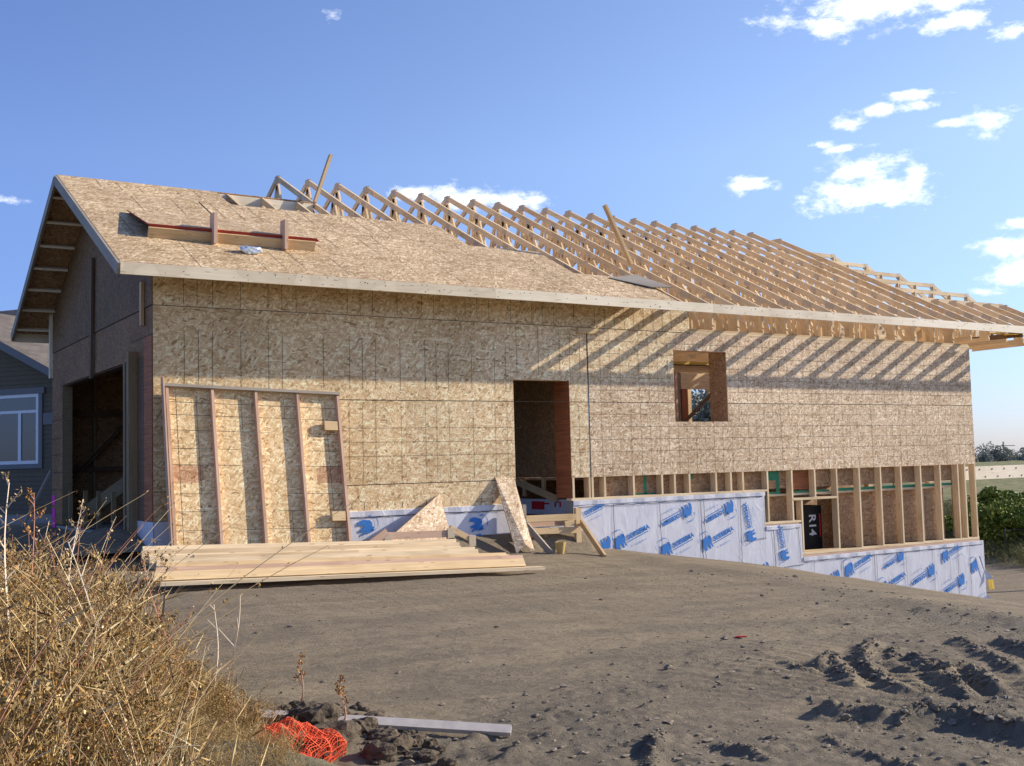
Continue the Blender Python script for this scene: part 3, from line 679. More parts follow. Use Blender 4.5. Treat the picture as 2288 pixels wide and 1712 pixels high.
# printed logos
def text_mesh(body,size,bold=.012):
    cu=bpy.data.curves.new('t','FONT'); cu.body=body; cu.size=size; cu.offset=bold*size; cu.resolution_u=2
    o=bpy.data.objects.new('t',cu); COL.objects.link(o); dg=bpy.context.evaluated_depsgraph_get(); me=bpy.data.meshes.new_from_object(o.evaluated_get(dg))
    v=[tuple(p.co) for p in me.vertices]; f=[list(p.vertices) for p in me.polygons]
    bpy.data.objects.remove(o); bpy.data.curves.remove(cu); bpy.data.meshes.remove(me); return v,f
TXT=text_mesh('SOPREMA',.120,.045); TX2=text_mesh('colphene',.065,0); print('TXTW',max(v[0] for v in TXT[0]))
ELE=[(-.13,-.15),(-.085,-.15),(-.07,-.06),(-.02,-.05),(-.005,-.15),(.045,-.15),(.05,-.04),(.075,-.13),(.12,-.15),(.095,-.05),(.125,.02),(.115,.09),(.06,.13),(.02,.10),(-.04,.115),(-.10,.09),(-.125,.03),(-.155,-.02),(-.16,-.10)]
def logo(x,z,deg,s=1.0,part_='all'):
    b=MB(); a=math.radians(deg); c,sn=math.cos(a),math.sin(a); y=-.0235
    T=lambda u,v:(x+(u*c-v*sn)*s,y,z+(u*sn+v*c)*s)
    if part_ in('all','animal'):
        b.face([T(p[0]*.86,p[1]*.9) for p in ELE],0)
        pr=None
        for k in range(9):           # curled tusk stroke
            t=math.radians(200-k*30); p0=(.0+.13*math.cos(t)-.03,.10+.10*math.sin(t)); 
            if pr: b.face([T(pr[0],pr[1]),T(p0[0],p0[1]),T(p0[0]*.9,p0[1]+.014),T(pr[0]*.9,pr[1]+.014)],0)
            pr=p0
    if part_ in('all','text'):
        for v,f,ox,oy,m in ((TXT[0],TXT[1],.15,-.045,0),(TX2[0],TX2[1],.30,-.20,1)):
            for q in f: b.face([T(v[i][0]+ox,v[i][1]+oy) for i in q],m)
        b.face([T(.14,-.085),T(.62,-.085),T(.62,-.07),T(.14,-.07)],0)
        b.face([T(.25,-.18),T(.265,-.195),T(.28,-.18),T(.265,-.15)],1)
    o=b.build('printed_logo',[M['blue'],M['blue_light']],wrapo); return o
for a in [(7.55,-1.06,20,.95),(8.52,-1.25,20,.95),(9.44,-1.19,20,.95),(12.97,-1.90,20,1),(13.92,-2.32,20,1),(15.82,-1.83,20,.92),(16.73,-2.10,20,.95,'animal')]: logo(*a)
for a in [(9.0,-.64,200,.9),(9.97,-.63,200,.9),(14.44,-1.89,200,0.001),(15.34,-2.11,200,.95),(16.27,-2.37,200,.95),(12.58,-2.04,200,.95),(14.44,-1.77,200,.8),(17.3,-2.75,200,.95,'text'),(7.24,-1.10,200,.85,'animal'),(10.46,-1.13,102,.88),(11.27,-1.52,102,.82),(10.78,-1.75,200,.8,'animal'),(4.83,-.66,-82,.9),(3.0,-.60,-70,.9,'animal'),(6.35,-1.05,200,.7,'animal')]:
    if a[3]>.01: logo(*a)
for a in [(6.72,-.62,20,.8,'text')]: logo(*a)
# loose membrane flap and drain pipe at the right corner
b=MB(); b.prism([(17.09,-.02,-2.2),(17.24,-.10,-2.4),(17.10,-.03,-2.42)],(0,.004,0)); b.prism([(16.86,-.03,-1.9),(16.9,-.05,-1.92),(17.1,-.04,-2.42)],(0,.004,0)); part(b,'membrane_flap',M['wrap'],H)
b=MB(); b.beam((17.26,.0,-2.35),(17.3,.0,-2.62),.07,.07); part(b,'drain_pipe',M['yellow'],H)
# small wood block on wall near the seam
b=MB(); b.box((7.02-.22,-.045,2.34),(7.02+.18,-.003,2.43)); part(b,'wood_block',M['pine'],H,.003)
b=MB()
for k,(y,z0) in enumerate(((6.74,-.10),(6.72,-.33),(6.70,-.52))): b.face([(-.006,y+.0,z0-.17),(-.006,y-.28,z0-.17),(-.006,y-.28,z0),(-.006,y,z0)])
part(b,'pink_notice',M['pink'],H)
# deck ledger to the right behind the house
b=MB(); b.box((16.7,1.0,-.37),(22.2,1.09,-.08))
for x in np.arange(17.6,22,.45):
    b.box((x,.992,-.16),(x+.03,.999,-.13),1); b.box((x+.2,.992,-.33),(x+.23,.999,-.30),1)
part(b,'deck_beam',[M['fascia2'],M['nail']],H); b=MB(); b.beam((21.9,1.05,-3.1),(21.9,1.05,-.37),.14,.14,(0,1,0)); part(b,'deck_post',M['pine'],H)
# ------------------------------------------------------------ loose things on the roof
def rpt(x,y,h): return V(rp(x,y,h))
slp=V((0,1,PT)).normalized()
def osb_sheet(x0,x1,y0,h0,y1,h1,label,dx=0):
    b=MB(); o0=V(rp(x0,y0,0)); P=[rpt(x0,y0,h0),rpt(x1,y0,h0),rpt(x1,y1,h1),rpt(x0,y1,h1)]
    n=(P[1]-P[0]).cross(P[3]-P[0]).normalized()*.014; P=[p-o0 for p in P]; Q=[p-n for p in P]
    r=random.random()*9; b.face(P,0,[(r,r),(r+2.44,r),(r+2.44,r+1.22),(r,r+1.22)]); b.face(Q[::-1],0)
    for i in range(4):
        j=(i+1)%4; b.face([P[j],P[i],Q[i],Q[j]],1)
    o=b.build('board_sheet',[M['osb_roof'],M['red_edge']]); o.location=o0; return tag(o,label,'wood panel','strand board sheets stacked on the roof')
for k,(lb,dx) in enumerate((('bottom sheet of the red edged strand board stack on the roof',0.03),('middle sheet of the red edged strand board stack on the roof',.015),('top sheet of the red edged strand board stack on the roof',-.01))):
    osb_sheet(.06+dx,2.50+dx,.52,.168+.0155*k,1.60,.03+.0155*k,lb)
T=empty('toe_board',V(rp(.05,.5,0)),'timber toe board with two upright brackets holding the sheet stack on the roof','toe board')
def fp(name,p0,p1,w,h,m,up): b=MB(); b.beam(p0,p1,w,h,up); return part(b,name,M[m],T,.002)
fp('plank',rpt(.06,.50,.085),rpt(2.46,.50,.085),.04,.14,'pine',nrm)
for x in (.95,1.98): fp('bracket',rpt(x,.44,.012),rpt(x,.60,.40),.05,.19,'stud_pink',(0,1,0))
# crumpled foil bag
def lump(name,loc,r,mt,label,cat,squash=(1,1,1),seed=0,rough=.35,sub=3):
    import bmesh
    bm=bmesh.new(); bmesh.ops.create_icosphere(bm,subdivisions=sub,radius=1)
    rs_=random.Random(seed); pl2=[(V((rs_.gauss(0,1),rs_.gauss(0,1),rs_.gauss(0,1))).normalized(),rs_.uniform(.55,.95)) for _ in range(22)]
    for v in bm.verts:
        d=v.co.normalized(); k=1
        for n,c in pl2:
            q=d.dot(n)
            if q>0: k=min(k,c/q) if q>.35 else k
        k*=1+rs_.uniform(-rough,rough)*.2; v.co=V((d.x*r*k*squash[0],d.y*r*k*squash[1],d.z*r*k*squash[2]))
    me=bpy.data.meshes.new(name); bm.to_mesh(me); bm.free(); me.materials.append(mt); o=bpy.data.objects.new(name,me); COL.objects.link(o); o.location=loc
    return tag(o,label,cat)
fb=lump('foil_bag',rpt(1.36,.16,.055),.17,M['foil'],'crumpled silver foil bag lying on the roof below the toe board','bag',(1.25,.8,.5),3)
fb.rotation_euler=(.4,0,.1)
top_beam('loose_lumber',rpt(8.80,1.05,.02),rpt(11.85,5.35,.32),.05,.09,M['pine'],'long loose timber leaning on the trusses right of the roof middle','timber','loose timbers on the trusses') if False else None
def lean(name,p0,p1,w,h,m,label,up=(0,1,0)): return top_beam(name,p0,p1,w,h,M[m],label,'timber','loose timbers on the trusses',up)
lean('loose_lumber',(8.86,1.10,3.80),(8.33,1.14,4.85),.05,.09,'pine','loose timber standing on the open trusses beyond the stepped board edge')
lean('loose_lumber',(3.64,3.26,4.86),(3.97,3.3,5.75),.05,.09,'pine','timber stick poking into the sky from the garage ridge end')
def flat_piece(pts,label):
    b=MB(); o0=V(pts[0]); b.prism([V(p)-o0 for p in pts],(0,.005,-.012)); o=b.build('board_offcut',M['grey_wood']); o.location=o0; return tag(o,label,'wood panel')
flat_piece([rp(7.75,.35,.03),rp(8.35,-.05,.05),rp(8.75,-.1,.09),rp(8.45,.5,.08)],'grey board offcut lying at the right end of the roof sheathing')
# ------------------------------------------------------------ leaning stud wall panel
ftop=V((.14,-.06,1.40)); fbot=V((.09,-.62,-1.0)); ax=(ftop-fbot); Lf=ax.length; av=ax.normalized()
tl=V((.12,-.06,1.385)); tr=V((2.545,-.06,1.295)); bl=V((.085,-.60,-1.0)); br_=V((2.50,-.58,-1.07))
FW=empty('wall_panel_frame',bl,'prebuilt stud wall panel with board backing leaning against the garage wall','wall panel')
fn=(tr-tl).cross(bl-tl).normalized()
if fn.y>0: fn=-fn     # outward (towards viewer)
def fpnt(u,v,d=0): # u 0..1 across, v 0..1 up, d toward viewer
    return (bl.lerp(br_,u)).lerp(tl.lerp(tr,u),v)+fn*d
b=MB(); P=[fpnt(0,0),fpnt(1,0),fpnt(1,.985),fpnt(0,.985)]; uvq=[(20,30),(22.44,30),(22.44,32.4),(20,32.4)]
b.face(P,0,uvq); b.face([p-fn*.011 for p in P][::-1],0,uvq)
for i in range(4):
    j=(i+1)%4; b.face([P[j],P[i],P[i]-fn*.011,P[j]-fn*.011],0)
for v in (.655-.25*0,.91,.84,.755,.41,.315,.215,.12): 
    t=.0011
    b.face([fpnt(0,v-t,.002),fpnt(1,v-t,.002),fpnt(1,v+t,.002),fpnt(0,v+t,.002)],1)
b.face([fpnt(0,.565,.0025),fpnt(1,.565,.0025),fpnt(1,.5675,.0025),fpnt(0,.5675,.0025)],1)
for u in (.17,.42,.67,.92,.06): b.face([fpnt(u-.001,0,.0015),fpnt(u+.001,0,.0015),fpnt(u+.001,.95,.0015),fpnt(u-.001,.95,.0015)],1)
b.face([fpnt(0,.47,.0012),fpnt(1,.47,.0012),fpnt(1,.565,.0012),fpnt(0,.565,.0012)],2,[(3,5),(5.4,5),(5.4,5.2),(3,5.2)])
M['osb_orange']=osb('osb_orange',(.26,.11,.04),(.50,.28,.14),(.66,.42,.24))
po=part(b,'backing_panel',[M['osb_gold'],M['ink'],M['osb_orange']],FW)
def fbeam(name,a,c,w,h,m): b=MB(); b.beam(a,c,w,h,fn); return part(b,name,M[m],FW,.003)
for k in range(5):
    u=k/4*.985+.0075; fbeam('stud',fpnt(u,.0,.037),fpnt(u,.983,.037),.038,.072,'stud_pink')
fbeam('top_plate',fpnt(-.01,.993,.046),fpnt(1.005,.993,.046),.038,.09,'grey_wood')
fbeam('end_plate',fpnt(-.012,0.05,.05),fpnt(-.012,1.035,.05),.02,.10,'stud_pink')
for v in (.80,.275): fbeam('block',fpnt(.895,v,.055),fpnt(.975,v,.055),.13,.04,'pine')
# ------------------------------------------------------------ lumber pile
boards=[(-.62,4.32,-2.52,.00,.14,.038,0),(-.66,4.10,-2.40,.035,.038,.11,.6),(-.60,4.16,-2.30,.045,.038,.14,.3),(-.45,3.98,-2.20,.045,.038,.19,.75),(-.52,4.05,-2.08,.17,.14,.038,0),(-.5,3.70,-1.97,.11,.038,.16,.5),(-.55,3.66,-1.88,.16,.038,.14,.2),(-.48,3.60,-1.77,.235,.14,.038,0),(-.05,2.0,-1.86,.285,.09,.038,0),(-.5,3.6,-1.68,.16,.038,.15,.6),(-.56,3.62,-1.58,.22,.038,.14,.15),(-.52,3.64,-1.48,.28,.038,.13,.4)]
bl_names=['frontmost pale board of the lumber pile lying flat on the soil','long board on edge just behind the frontmost board of the lumber pile','second long board on edge from the front of the lumber pile','tall pale plank on edge in the middle front of the lumber pile','flat board laid over the middle planks of the lumber pile','plank on edge halfway back in the lumber pile','plank on edge behind the halfway plank of the lumber pile','flat board lying on the upper back of the lumber pile','short board resting on top of the lumber pile at its left','plank on edge third from the back of the lumber pile','plank on edge second from the back of the lumber pile','rearmost plank of the lumber pile beside the leaning stud panel']
zb0=hgt(.3,-2.4); zb1=hgt(4.0,-2.4)
for (x0,x1,y,dz,w,hh,tl_),lb in zip(boards,bl_names):
    z0=-1.0+.02+dz*.85-.036*x0; z1=-1.0+.02+dz*.85-.036*x1
    o=top_beam('lumber_board',(x0,y,z0+hh/2),(x1,y+random.uniform(-.03,.03),z1+hh/2+random.uniform(-.006,.006)),w,hh,M[('pine','pine_light','pale_pine','pine_light','stud_pink')[int(abs(y)*100)%5]],lb,'lumber','boards piled in front of the garage wall',(0,math.sin(tl_),math.cos(tl_)))
# ------------------------------------------------------------ triangular sheet, truss offcut
b=MB(); o0=V((2.72,-.55,-1.0))
P=[V((2.72,-.55,-1.0)),V((4.21,-.42,-1.02)),V((4.19,-.02,-.17))]
b.prism([p-o0 for p in P],(0,.012,0)); o=b.build('triangular_board',M['osb_wall']); o.location=o0; tag(o,'triangular strand board offcut leaning against the white foundation membrane','wood panel')
TO=empty('truss_offcut',(2.6,-.9,-1.0),'low timber truss offcut with metal plates standing behind the lumber pile','truss offcut')
def tb(name,p0,p1,w,h,m='pine'): b=MB(); b.beam(p0,p1,w,h,(0,0,1) if abs(V(p1).z-V(p0).z)<.5*abs(V(p1).x-V(p0).x)+.01 else (1,0,0)); return part(b,name,M[m],TO,.002)
tb('chord',(2.55,-.72,-.90),(2.98,-.70,-.64),.04,.10,'stud_pink'); tb('chord',(2.97,-.68,-.70),(3.97,-.68,-.72),.04,.10,'stud_pink'); tb('chord',(3.97,-.69,-.64),(4.36,-.69,-.84),.04,.08)
tb('web',(2.97,-.66,-1.02),(2.97,-.66,-.70),.04,.08); tb('web',(3.98,-.66,-1.02),(3.98,-.66,-.70),.04,.08)
for x,z in ((2.99,-.75),(3.98,-.72),(4.33,-.84),(2.62,-.86),(3.99,-.86)):
    b=MB(); s=.055; b.box((x-s,-.72,z-s*1.4),(x+s,-.7015,z+s*1.4)); part(b,'connector_plate',M['plate'],TO)
# leaning narrow panel
b=MB(); o0=V((5.24,-.46,-1.10))
P=[V((5.24,-.46,-1.10)),V((5.40,-.46,-.97)),V((5.52,-.47,-1.11)),V((5.555,-.47,-1.07)),V((5.545,-.35,-.76)),V((5.51,-.012,.03)),V((5.17,-.012,.045))]
b.prism([p-o0 for p in P],(.0,.014,0),0,1); o=b.build('narrow_board',[M['osb_wall'],M['stud_pink']]); o.location=o0; tag(o,'narrow strand board panel leaning on the wall left of the doorway','wood panel')
# ------------------------------------------------------------ stair rail framing in front of the doorway
SR=empty('timber_landing_frame',(5.6,-.15,-1.1),'two posts with rails and diagonal braces in front of the doorway','timber frame')
def sb(name,p0,p1,w,h,m='pine',up=(0,0,1)): b=MB(); b.beam(p0,p1,w,h,up); return part(b,name,M[m],SR,.003)
sb('post',(5.575,-.15,-1.15),(5.575,-.15,-.385),.06,.09,'grey_wood',(0,1,0)); sb('post',(6.60,-.15,-1.16),(6.60,-.15,-.475),.10,.06,'pine',(0,1,0))
sb('rail',(5.60,-.16,-.605),(6.55,-.16,-.615),.04,.10,'pine'); sb('rail',(5.62,-.16,-.80),(6.55,-.16,-.82),.04,.095,'pine'); sb('step_board',(5.62,.08,-.74),(6.55,.08,-.74),.04,.12,'stud_pink')
sb('brace',(5.60,-.20,-.70),(5.81,-.60,-1.17),.04,.09,'grey_wood'); sb('brace',(6.63,-.20,-.70),(6.42,-1.08,-1.20),.04,.10,'pine')
sb('block',(6.32,-.19,-.72),(6.50,-.19,-.70),.03,.09,'pine')
import bmesh
def cone_thing(name,loc,r0,r1,h,m,label,cat):
    b=MB(); n=16
    for i in range(n):
        a=2*math.pi*i/n; c=2*math.pi*(i+1)/n
        q=lambda r,a,z:(r*math.cos(a),r*math.sin(a),z)
        b.face([q(r0,a,0),q(r0,c,0),q(r1,c,h),q(r1,a,h)]); b.face([q(r1,a,h),q(r1,c,h),q(r1*.85,c,h-.004),q(r1*.85,a,h-.004)]); b.face([q(r1*.85,a,h-.004),q(r1*.85,c,h-.004),q(r0*.8,c,.02),q(r0*.8,a,.02)])
        b.face([q(r0*.8,a,.02),q(r0*.8,c,.02),(0,0,.02)])
    o=b.build(name,m,None,0,True); o.location=loc; return tag(o,label,cat)
cone_thing('bucket',(5.90,-.66,hgt(5.9,-.66)-.01),.05,.085,.19,M['tan'],'small tan tub on the soil between the two diagonal braces','tub')
# insulation bag in the cellar window
IB=empty('insulation_bag',(12.3,.55,-2.9),'black insulation bag lettered R14 standing inside the cellar window','insulation bag')
b=MB(); b.box((12.1,.50,-2.9),(12.84,.85,-.70)); part(b,'bag',M['black'],IB,.03)
v,f=text_mesh('R14',.26,.02); b=MB()
for q in f: b.face([(12.50+v[i][1],.496,-.86-v[i][0]) for i in q])
part(b,'lettering',M['white_print'],IB)
b=MB(); b.box((12.77,.492,-1.3),(12.80,.497,-.86)); part(b,'stripe',M['red_print'],IB)
# ------------------------------------------------------------ foreground white board, net, clods
zr=hgt(-.25,-8.95)
top_beam('white_board',(-1.50,-8.02,zr+.15),(-.23,-8.93,zr+.035),.07,.03,M['paint_white'],'pale grey painted board lying on the soil with one end propped on a clod','board',None,(.10,-.62,.75))
# clods of turf and soil
cl=[(-1.05,-8.55,.10),(-.98,-8.72,.08),(-.86,-8.84,.07),(-1.2,-8.62,.10),(-1.02,-8.92,.09),(-1.25,-8.35,.10),(-1.15,-8.1,.08),(-1.28,-8.22,.07),(-1.32,-8.7,.12),(-1.15,-9.0,.10),(-.9,-9.05,.06),(-.80,-8.95,.05)]
MS=plain('dark_clod',(.11,.085,.06),.95,.3,25,0,.02)
bmj=bmesh.new()
rs2=random.Random(5)
for cx,cy,r in cl+[(rs2.uniform(-1.5,-.75),rs2.uniform(-9.3,-7.8),rs2.uniform(.015,.05)) for _ in range(70)]:
    bm=bmesh.new(); bmesh.ops.create_icosphere(bm,subdivisions=3,radius=1)
    s=(rs2.uniform(.8,1.5),rs2.uniform(.7,1.1),rs2.uniform(.5,.9)); ph=rs2.uniform(0,9)
    co=np.array([v_.co[:] for v_ in bm.verts]); kk=1+.6*fbm(co[:,0]*2+ph,co[:,1]*2+co[:,2]*1.7+ph,4,.65); h0=hgt(cx,cy)+r*.2
    for v_,d,k in zip(bm.verts,co,kk): v_.co=V((d[0]*s[0]*r*k+cx,d[1]*s[1]*r*k+cy,d[2]*s[2]*r*k+h0))
    me=bpy.data.meshes.new('x'); bm.to_mesh(me); bmj.from_mesh(me); bpy.data.meshes.remove(me); bm.free()
me=bpy.data.meshes.new('soil_clods'); bmj.to_mesh(me); bmj.free(); me.materials.append(MS); o=bpy.data.objects.new('soil_clods',me); COL.objects.link(o); tag(o,'dark clods of soil and turf along the edge of the weeds','soil clods',kind='stuff')
# small pebbles and crumbs on the soil
def crumbs():
    rs3=np.random.RandomState(4); n=9000; x=rs3.uniform(-1.2,8,n); y=-11.3+8.6*rs3.uniform(0,1,n)**1.5
    keep=rs3.rand(n)<(.03+1.3*churnf(x,y)+.35*np.maximum(0,fbm(x*1.3,y*1.9,3))); x=x[keep];y=y[keep]; z=height(x,y); n=len(x)
    p_=1.618; base=np.array([(-1,p_,0),(1,p_,0),(-1,-p_,0),(1,-p_,0),(0,-1,p_),(0,1,p_),(0,-1,-p_),(0,1,-p_),(p_,0,-1),(p_,0,1),(-p_,0,-1),(-p_,0,1)],float)/1.9; F=np.array([(0,11,5),(0,5,1),(0,1,7),(0,7,10),(0,10,11),(1,5,9),(5,11,4),(11,10,2),(10,7,6),(7,1,8),(3,9,4),(3,4,2),(3,2,6),(3,6,8),(3,8,9),(4,9,5),(2,4,11),(6,2,10),(8,6,7),(9,8,1)])
    r=rs3.gamma(1.5,.0045,n).clip(.003,.03); vs=base[None]*(r[:,None,None]*rs3.uniform(.55,1.3,(n,12,1)))*np.stack([rs3.uniform(.9,1.9,n),rs3.uniform(.7,1.2,n),rs3.uniform(.4,.8,n)],1)[:,None,:]; vs[:,:,0]+=x[:,None]; vs[:,:,1]+=y[:,None]; vs[:,:,2]+=z[:,None]+r[:,None]*.3
    fs=(F[None]+np.arange(n)[:,None,None]*12).reshape(-1,3)
    me=bpy.data.meshes.new('soil_crumbs'); me.from_pydata(vs.reshape(-1,3).tolist(),[],fs.tolist()); me.materials.append(plain('soil_crumb',(.23,.19,.145),.95,.35,3)); o=bpy.data.objects.new('soil_crumbs',me); COL.objects.link(o)
    tag(o,'scattered crumbs and pebbles on the bare soil','soil crumbs',kind='stuff')
def ridge_clods():
    rs5=np.random.RandomState(8); X=[];Y=[];Rr_=[]
    for pl2,hh,ww in RIDGES:
        for a,b in zip(pl2[:-1],pl2[1:]):
            ln=math.hypot(b[0]-a[0],b[1]-a[1]); n=int(ln*170*(hh/.1)**.5)
            t=rs5.rand(n); X+=list(a[0]+(b[0]-a[0])*t+rs5.normal(0,ww*.55,n)); Y+=list(a[1]+(b[1]-a[1])*t+rs5.normal(0,ww*.55,n)); Rr_+=list(rs5.gamma(1.8,.0052,n).clip(.004,.028)*(hh/.1)**.35)
    x=np.array(X);y=np.array(Y);r=np.array(Rr_);n=len(x); z=height(x,y)
    p_=1.618; base=np.array([(-1,p_,0),(1,p_,0),(-1,-p_,0),(1,-p_,0),(0,-1,p_),(0,1,p_),(0,-1,-p_),(0,1,-p_),(p_,0,-1),(p_,0,1),(-p_,0,-1),(-p_,0,1)],float)/1.9; F=np.array([(0,11,5),(0,5,1),(0,1,7),(0,7,10),(0,10,11),(1,5,9),(5,11,4),(11,10,2),(10,7,6),(7,1,8),(3,9,4),(3,4,2),(3,2,6),(3,6,8),(3,8,9),(4,9,5),(2,4,11),(6,2,10),(8,6,7),(9,8,1)])
    vs=base[None]*(r[:,None,None]*rs5.uniform(.45,1.3,(n,12,1)))*np.stack([rs5.uniform(.8,1.7,n),rs5.uniform(.7,1.4,n),rs5.uniform(.5,.95,n)],1)[:,None,:]
    vs[:,:,0]+=x[:,None]; vs[:,:,1]+=y[:,None]; vs[:,:,2]+=z[:,None]+r[:,None]*.25
    fs=(F[None]+np.arange(n)[:,None,None]*12).reshape(-1,3)
    me=bpy.data.meshes.new('furrow_clods'); me.from_pydata(vs.reshape(-1,3).tolist(),[],fs.tolist()); me.materials.append(plain('clod_soil',(.20,.165,.12),.95,.3,6)); o=bpy.data.objects.new('furrow_clods',me); COL.objects.link(o)
    tag(o,'broken clods of soil thrown up along the tyre furrows','soil clods',kind='stuff')
crumbs(); ridge_clods()
rg=top_beam('red_scrap',(3.37,-7.08,hgt(3.37,-7.08)+.008),(3.45,-7.15,hgt(3.45,-7.15)+.02),.03,.01,M['red_print'],'small red scrap lying on the bare soil','scrap')
# orange net : folded sheet of thin strands
def net():
    b=MB(); nu,nv=44,60; cx,cy=-1.74,-9.02; z0=hgt(cx,cy)-.06
    def P(i,j):
        u=i/nu; v=j/nv; a=math.pi*(u*1.0)             # arch across
        r=.235+.035*math.sin(v*9+u*5)+.025*math.sin(u*23+v*4)+.02*math.sin(v*31+u*11)
        s=(v-.5)*1.05
        x=cx+math.cos(a)*r*1.15*.84+s*.54; y=cy-math.cos(a)*r*1.15*.53+s*.84
        z=z0+math.sin(a)*r*1.05*(1-.25*abs(v-.5))+.02*math.sin(u*40)*math.sin(v*37)
        return V((x,y,z))
    G=[[P(i,j) for j in range(nv+1)] for i in range(nu+1)]
    for i in range(nu+1):
        for j in range(nv):
            b.beam(G[i][j],G[i][j+1],.0045,.003)
    for j in range(0,nv+1,1):
        for i in range(nu):
            if (i+j)%1==0: b.beam(G[i][j],G[i+1][j],.004 if j%4 else .011,.003)
    o=V((cx,cy,z0)); b.v=[tuple(V(p)-o) for p in b.v]; n=b.build('safety_net',M['net']); n.location=o
    tag(n,'crumpled orange plastic safety netting bundled among the weeds','netting')
net()
# ------------------------------------------------------------ weeds
class Fast:
    def __init__(s): s.v=[];s.f=[];s.m=[];s.n=0
    def tube(s,pts,r0,r1,mi):
        k=3; rings=[]
        for i,p in enumerate(pts):
            d=(pts[min(i+1,len(pts)-1)]-pts[max(i-1,0)]); d/= (np.linalg.norm(d)+1e-9); a=np.cross(d,[.3,.2,.9]); a/=np.linalg.norm(a)+1e-9; c=np.cross(d,a); r=r0+(r1-r0)*i/(len(pts)-1)
            rings.append([p+r*(a*math.cos(t)+c*math.sin(t)) for t in (0,2.094,4.189)])
        b=s.n
        for ring in rings: s.v+=ring; s.n+=3
        for i in range(len(pts)-1):
            for j in range(3): s.f.append((b+i*3+j,b+i*3+(j+1)%3,b+(i+1)*3+(j+1)%3,b+(i+1)*3+j)); s.m.append(mi)
    def leaf(s,p,d,l,w,mi,rs):
        d=d/(np.linalg.norm(d)+1e-9); a=np.cross(d,rs.normal(size=3)); a/=np.linalg.norm(a)+1e-9
        b=s.n; s.v+=[p,p+d*l*.5+a*w,p+d*l,p+d*l*.5-a*w]; s.n+=4; s.f.append((b,b+1,b+2,b+3)); s.m.append(mi)
def weed(seed,h,kind):
    rs=np.random.RandomState(seed); F=Fast()
    for st in range(rs.randint(2,4) if kind!=2 else 15):
        lean=rs.normal(0,.22,2)+ (np.array([.12,0])); hh=h*rs.uniform(.65,1); base=np.array([*rs.normal(0,.03 if kind!=2 else .08,2),0])
        pts=[base+np.array([lean[0]*t*t*hh+.01*rs.normal(),lean[1]*t*t*hh+.01*rs.normal(),hh*t*(1-.15*np.hypot(*lean)*t)]) for t in np.linspace(0,1,7)]
        if kind==2:
            F.tube(pts,.0024,.0010,0)
            for t in range(5):
                i=rs.randint(1,6); F.leaf(pts[i],np.array([rs.normal(),rs.normal(),.6]),rs.uniform(.08,.2),.004,rs.choice([0,2]),rs)
            continue
        F.tube(pts,.0042,.0012,0 if rs.rand()<.7 else 2)
        nb=rs.randint(9,15)
        for k in range(nb):
            t=rs.uniform(.2,1); fi=t*6; i=int(min(fi,5)); p=pts[i]+(pts[i+1]-pts[i])*(fi-i)
            az=rs.uniform(0,6.28); l=hh*rs.uniform(.14,.34)*(1.15-t*.6); up=rs.uniform(.5,1.3); d=np.array([math.cos(az),math.sin(az),up]); d/=np.linalg.norm(d)
            q=[p+d*l*s_+np.array([0,0,.25*l*s_*s_]) for s_ in (0,.33,.66,1)]
            F.tube(q,.0018,.0008,0)
            ns=rs.randint(9,16)
            for c in range(ns):
                s_=rs.uniform(.25,1); pp=p+d*l*s_+np.array([0,0,.25*l*s_*s_])+rs.normal(0,.006,3)
                sz=rs.uniform(.007,.017) if kind==0 else rs.uniform(.009,.024)
                F.leaf(pp,rs.normal(size=3)+np.array([0,0,.4]),sz,sz*rs.uniform(.25,.45),rs.choice([1,1,2,0,3]) if kind==0 else rs.choice([2,2,1,3,0]),rs)
    return np.array(F.v),np.array(F.f),np.array(F.m)
def long_stems(seed):
    rs=np.random.RandomState(seed); F=Fast()
    for st in range(5):
        hh=rs.uniform(.6,.95); l=rs.normal(0,.38,2)+[.12,0]; c=rs.uniform(.1,.5); base=np.array([*rs.normal(0,.07,2),0])
        pts=[base+np.array([l[0]*t*hh*(1+c*t),l[1]*t*hh*(1+c*t),hh*t*(1-.25*c*t)]) for t in np.linspace(0,1,9)]
        F.tube(pts,.0042,.0015,4 if rs.rand()<.65 else 5)
        for k in range(10): i=rs.randint(5,9); F.leaf(pts[i]+rs.normal(0,.01,3),rs.normal(size=3)+[0,0,.5],.018,.005,rs.choice([0,1,2]),rs)
        if rs.rand()<.5:
            p=pts[rs.randint(3,6)]; d=rs.normal(size=3)*[1,1,.3]+[0,0,.5]; d/=np.linalg.norm(d); F.tube([p,p+d*.12,p+d*.25+[0,0,-.02]],.003,.001,4)
    return np.array(F.v),np.array(F.f),np.array(F.m)
def scatter(variants,places,name,mats,label,cat,kind='stuff'):
    V_=[];F_=[];M_=[];n=0
    for vi,x,y,z,rot,sc,tx,ty in places:
        v,f,m=variants[vi]; c,s=math.cos(rot),math.sin(rot)
        q=v*sc; q=np.stack([q[:,0]*c-q[:,1]*s+tx*q[:,2],q[:,0]*s+q[:,1]*c+ty*q[:,2],q[:,2]],1)+[x,y,z]
        V_.append(q);F_.append(f+n);M_.append(m);n+=len(v)
    v=np.concatenate(V_);f=np.concatenate(F_);m=np.concatenate(M_)
    me=bpy.data.meshes.new(name); me.vertices.add(len(v)); me.vertices.foreach_set('co',v.ravel().astype('f'))
    me.loops.add(f.size); me.loops.foreach_set('vertex_index',f.ravel().astype('i')); me.polygons.add(len(f))
    me.polygons.foreach_set('loop_start',np.arange(0,f.size,4,dtype='i')); me.polygons.foreach_set('loop_total',np.full(len(f),4,dtype='i'))
    for q in mats: me.materials.append(q)
    me.polygons.foreach_set('material_index',m.astype('i')); me.update(calc_edges=True); me.validate()
    o=bpy.data.objects.new(name,me); COL.objects.link(o); return tag(o,label,cat,kind=kind)
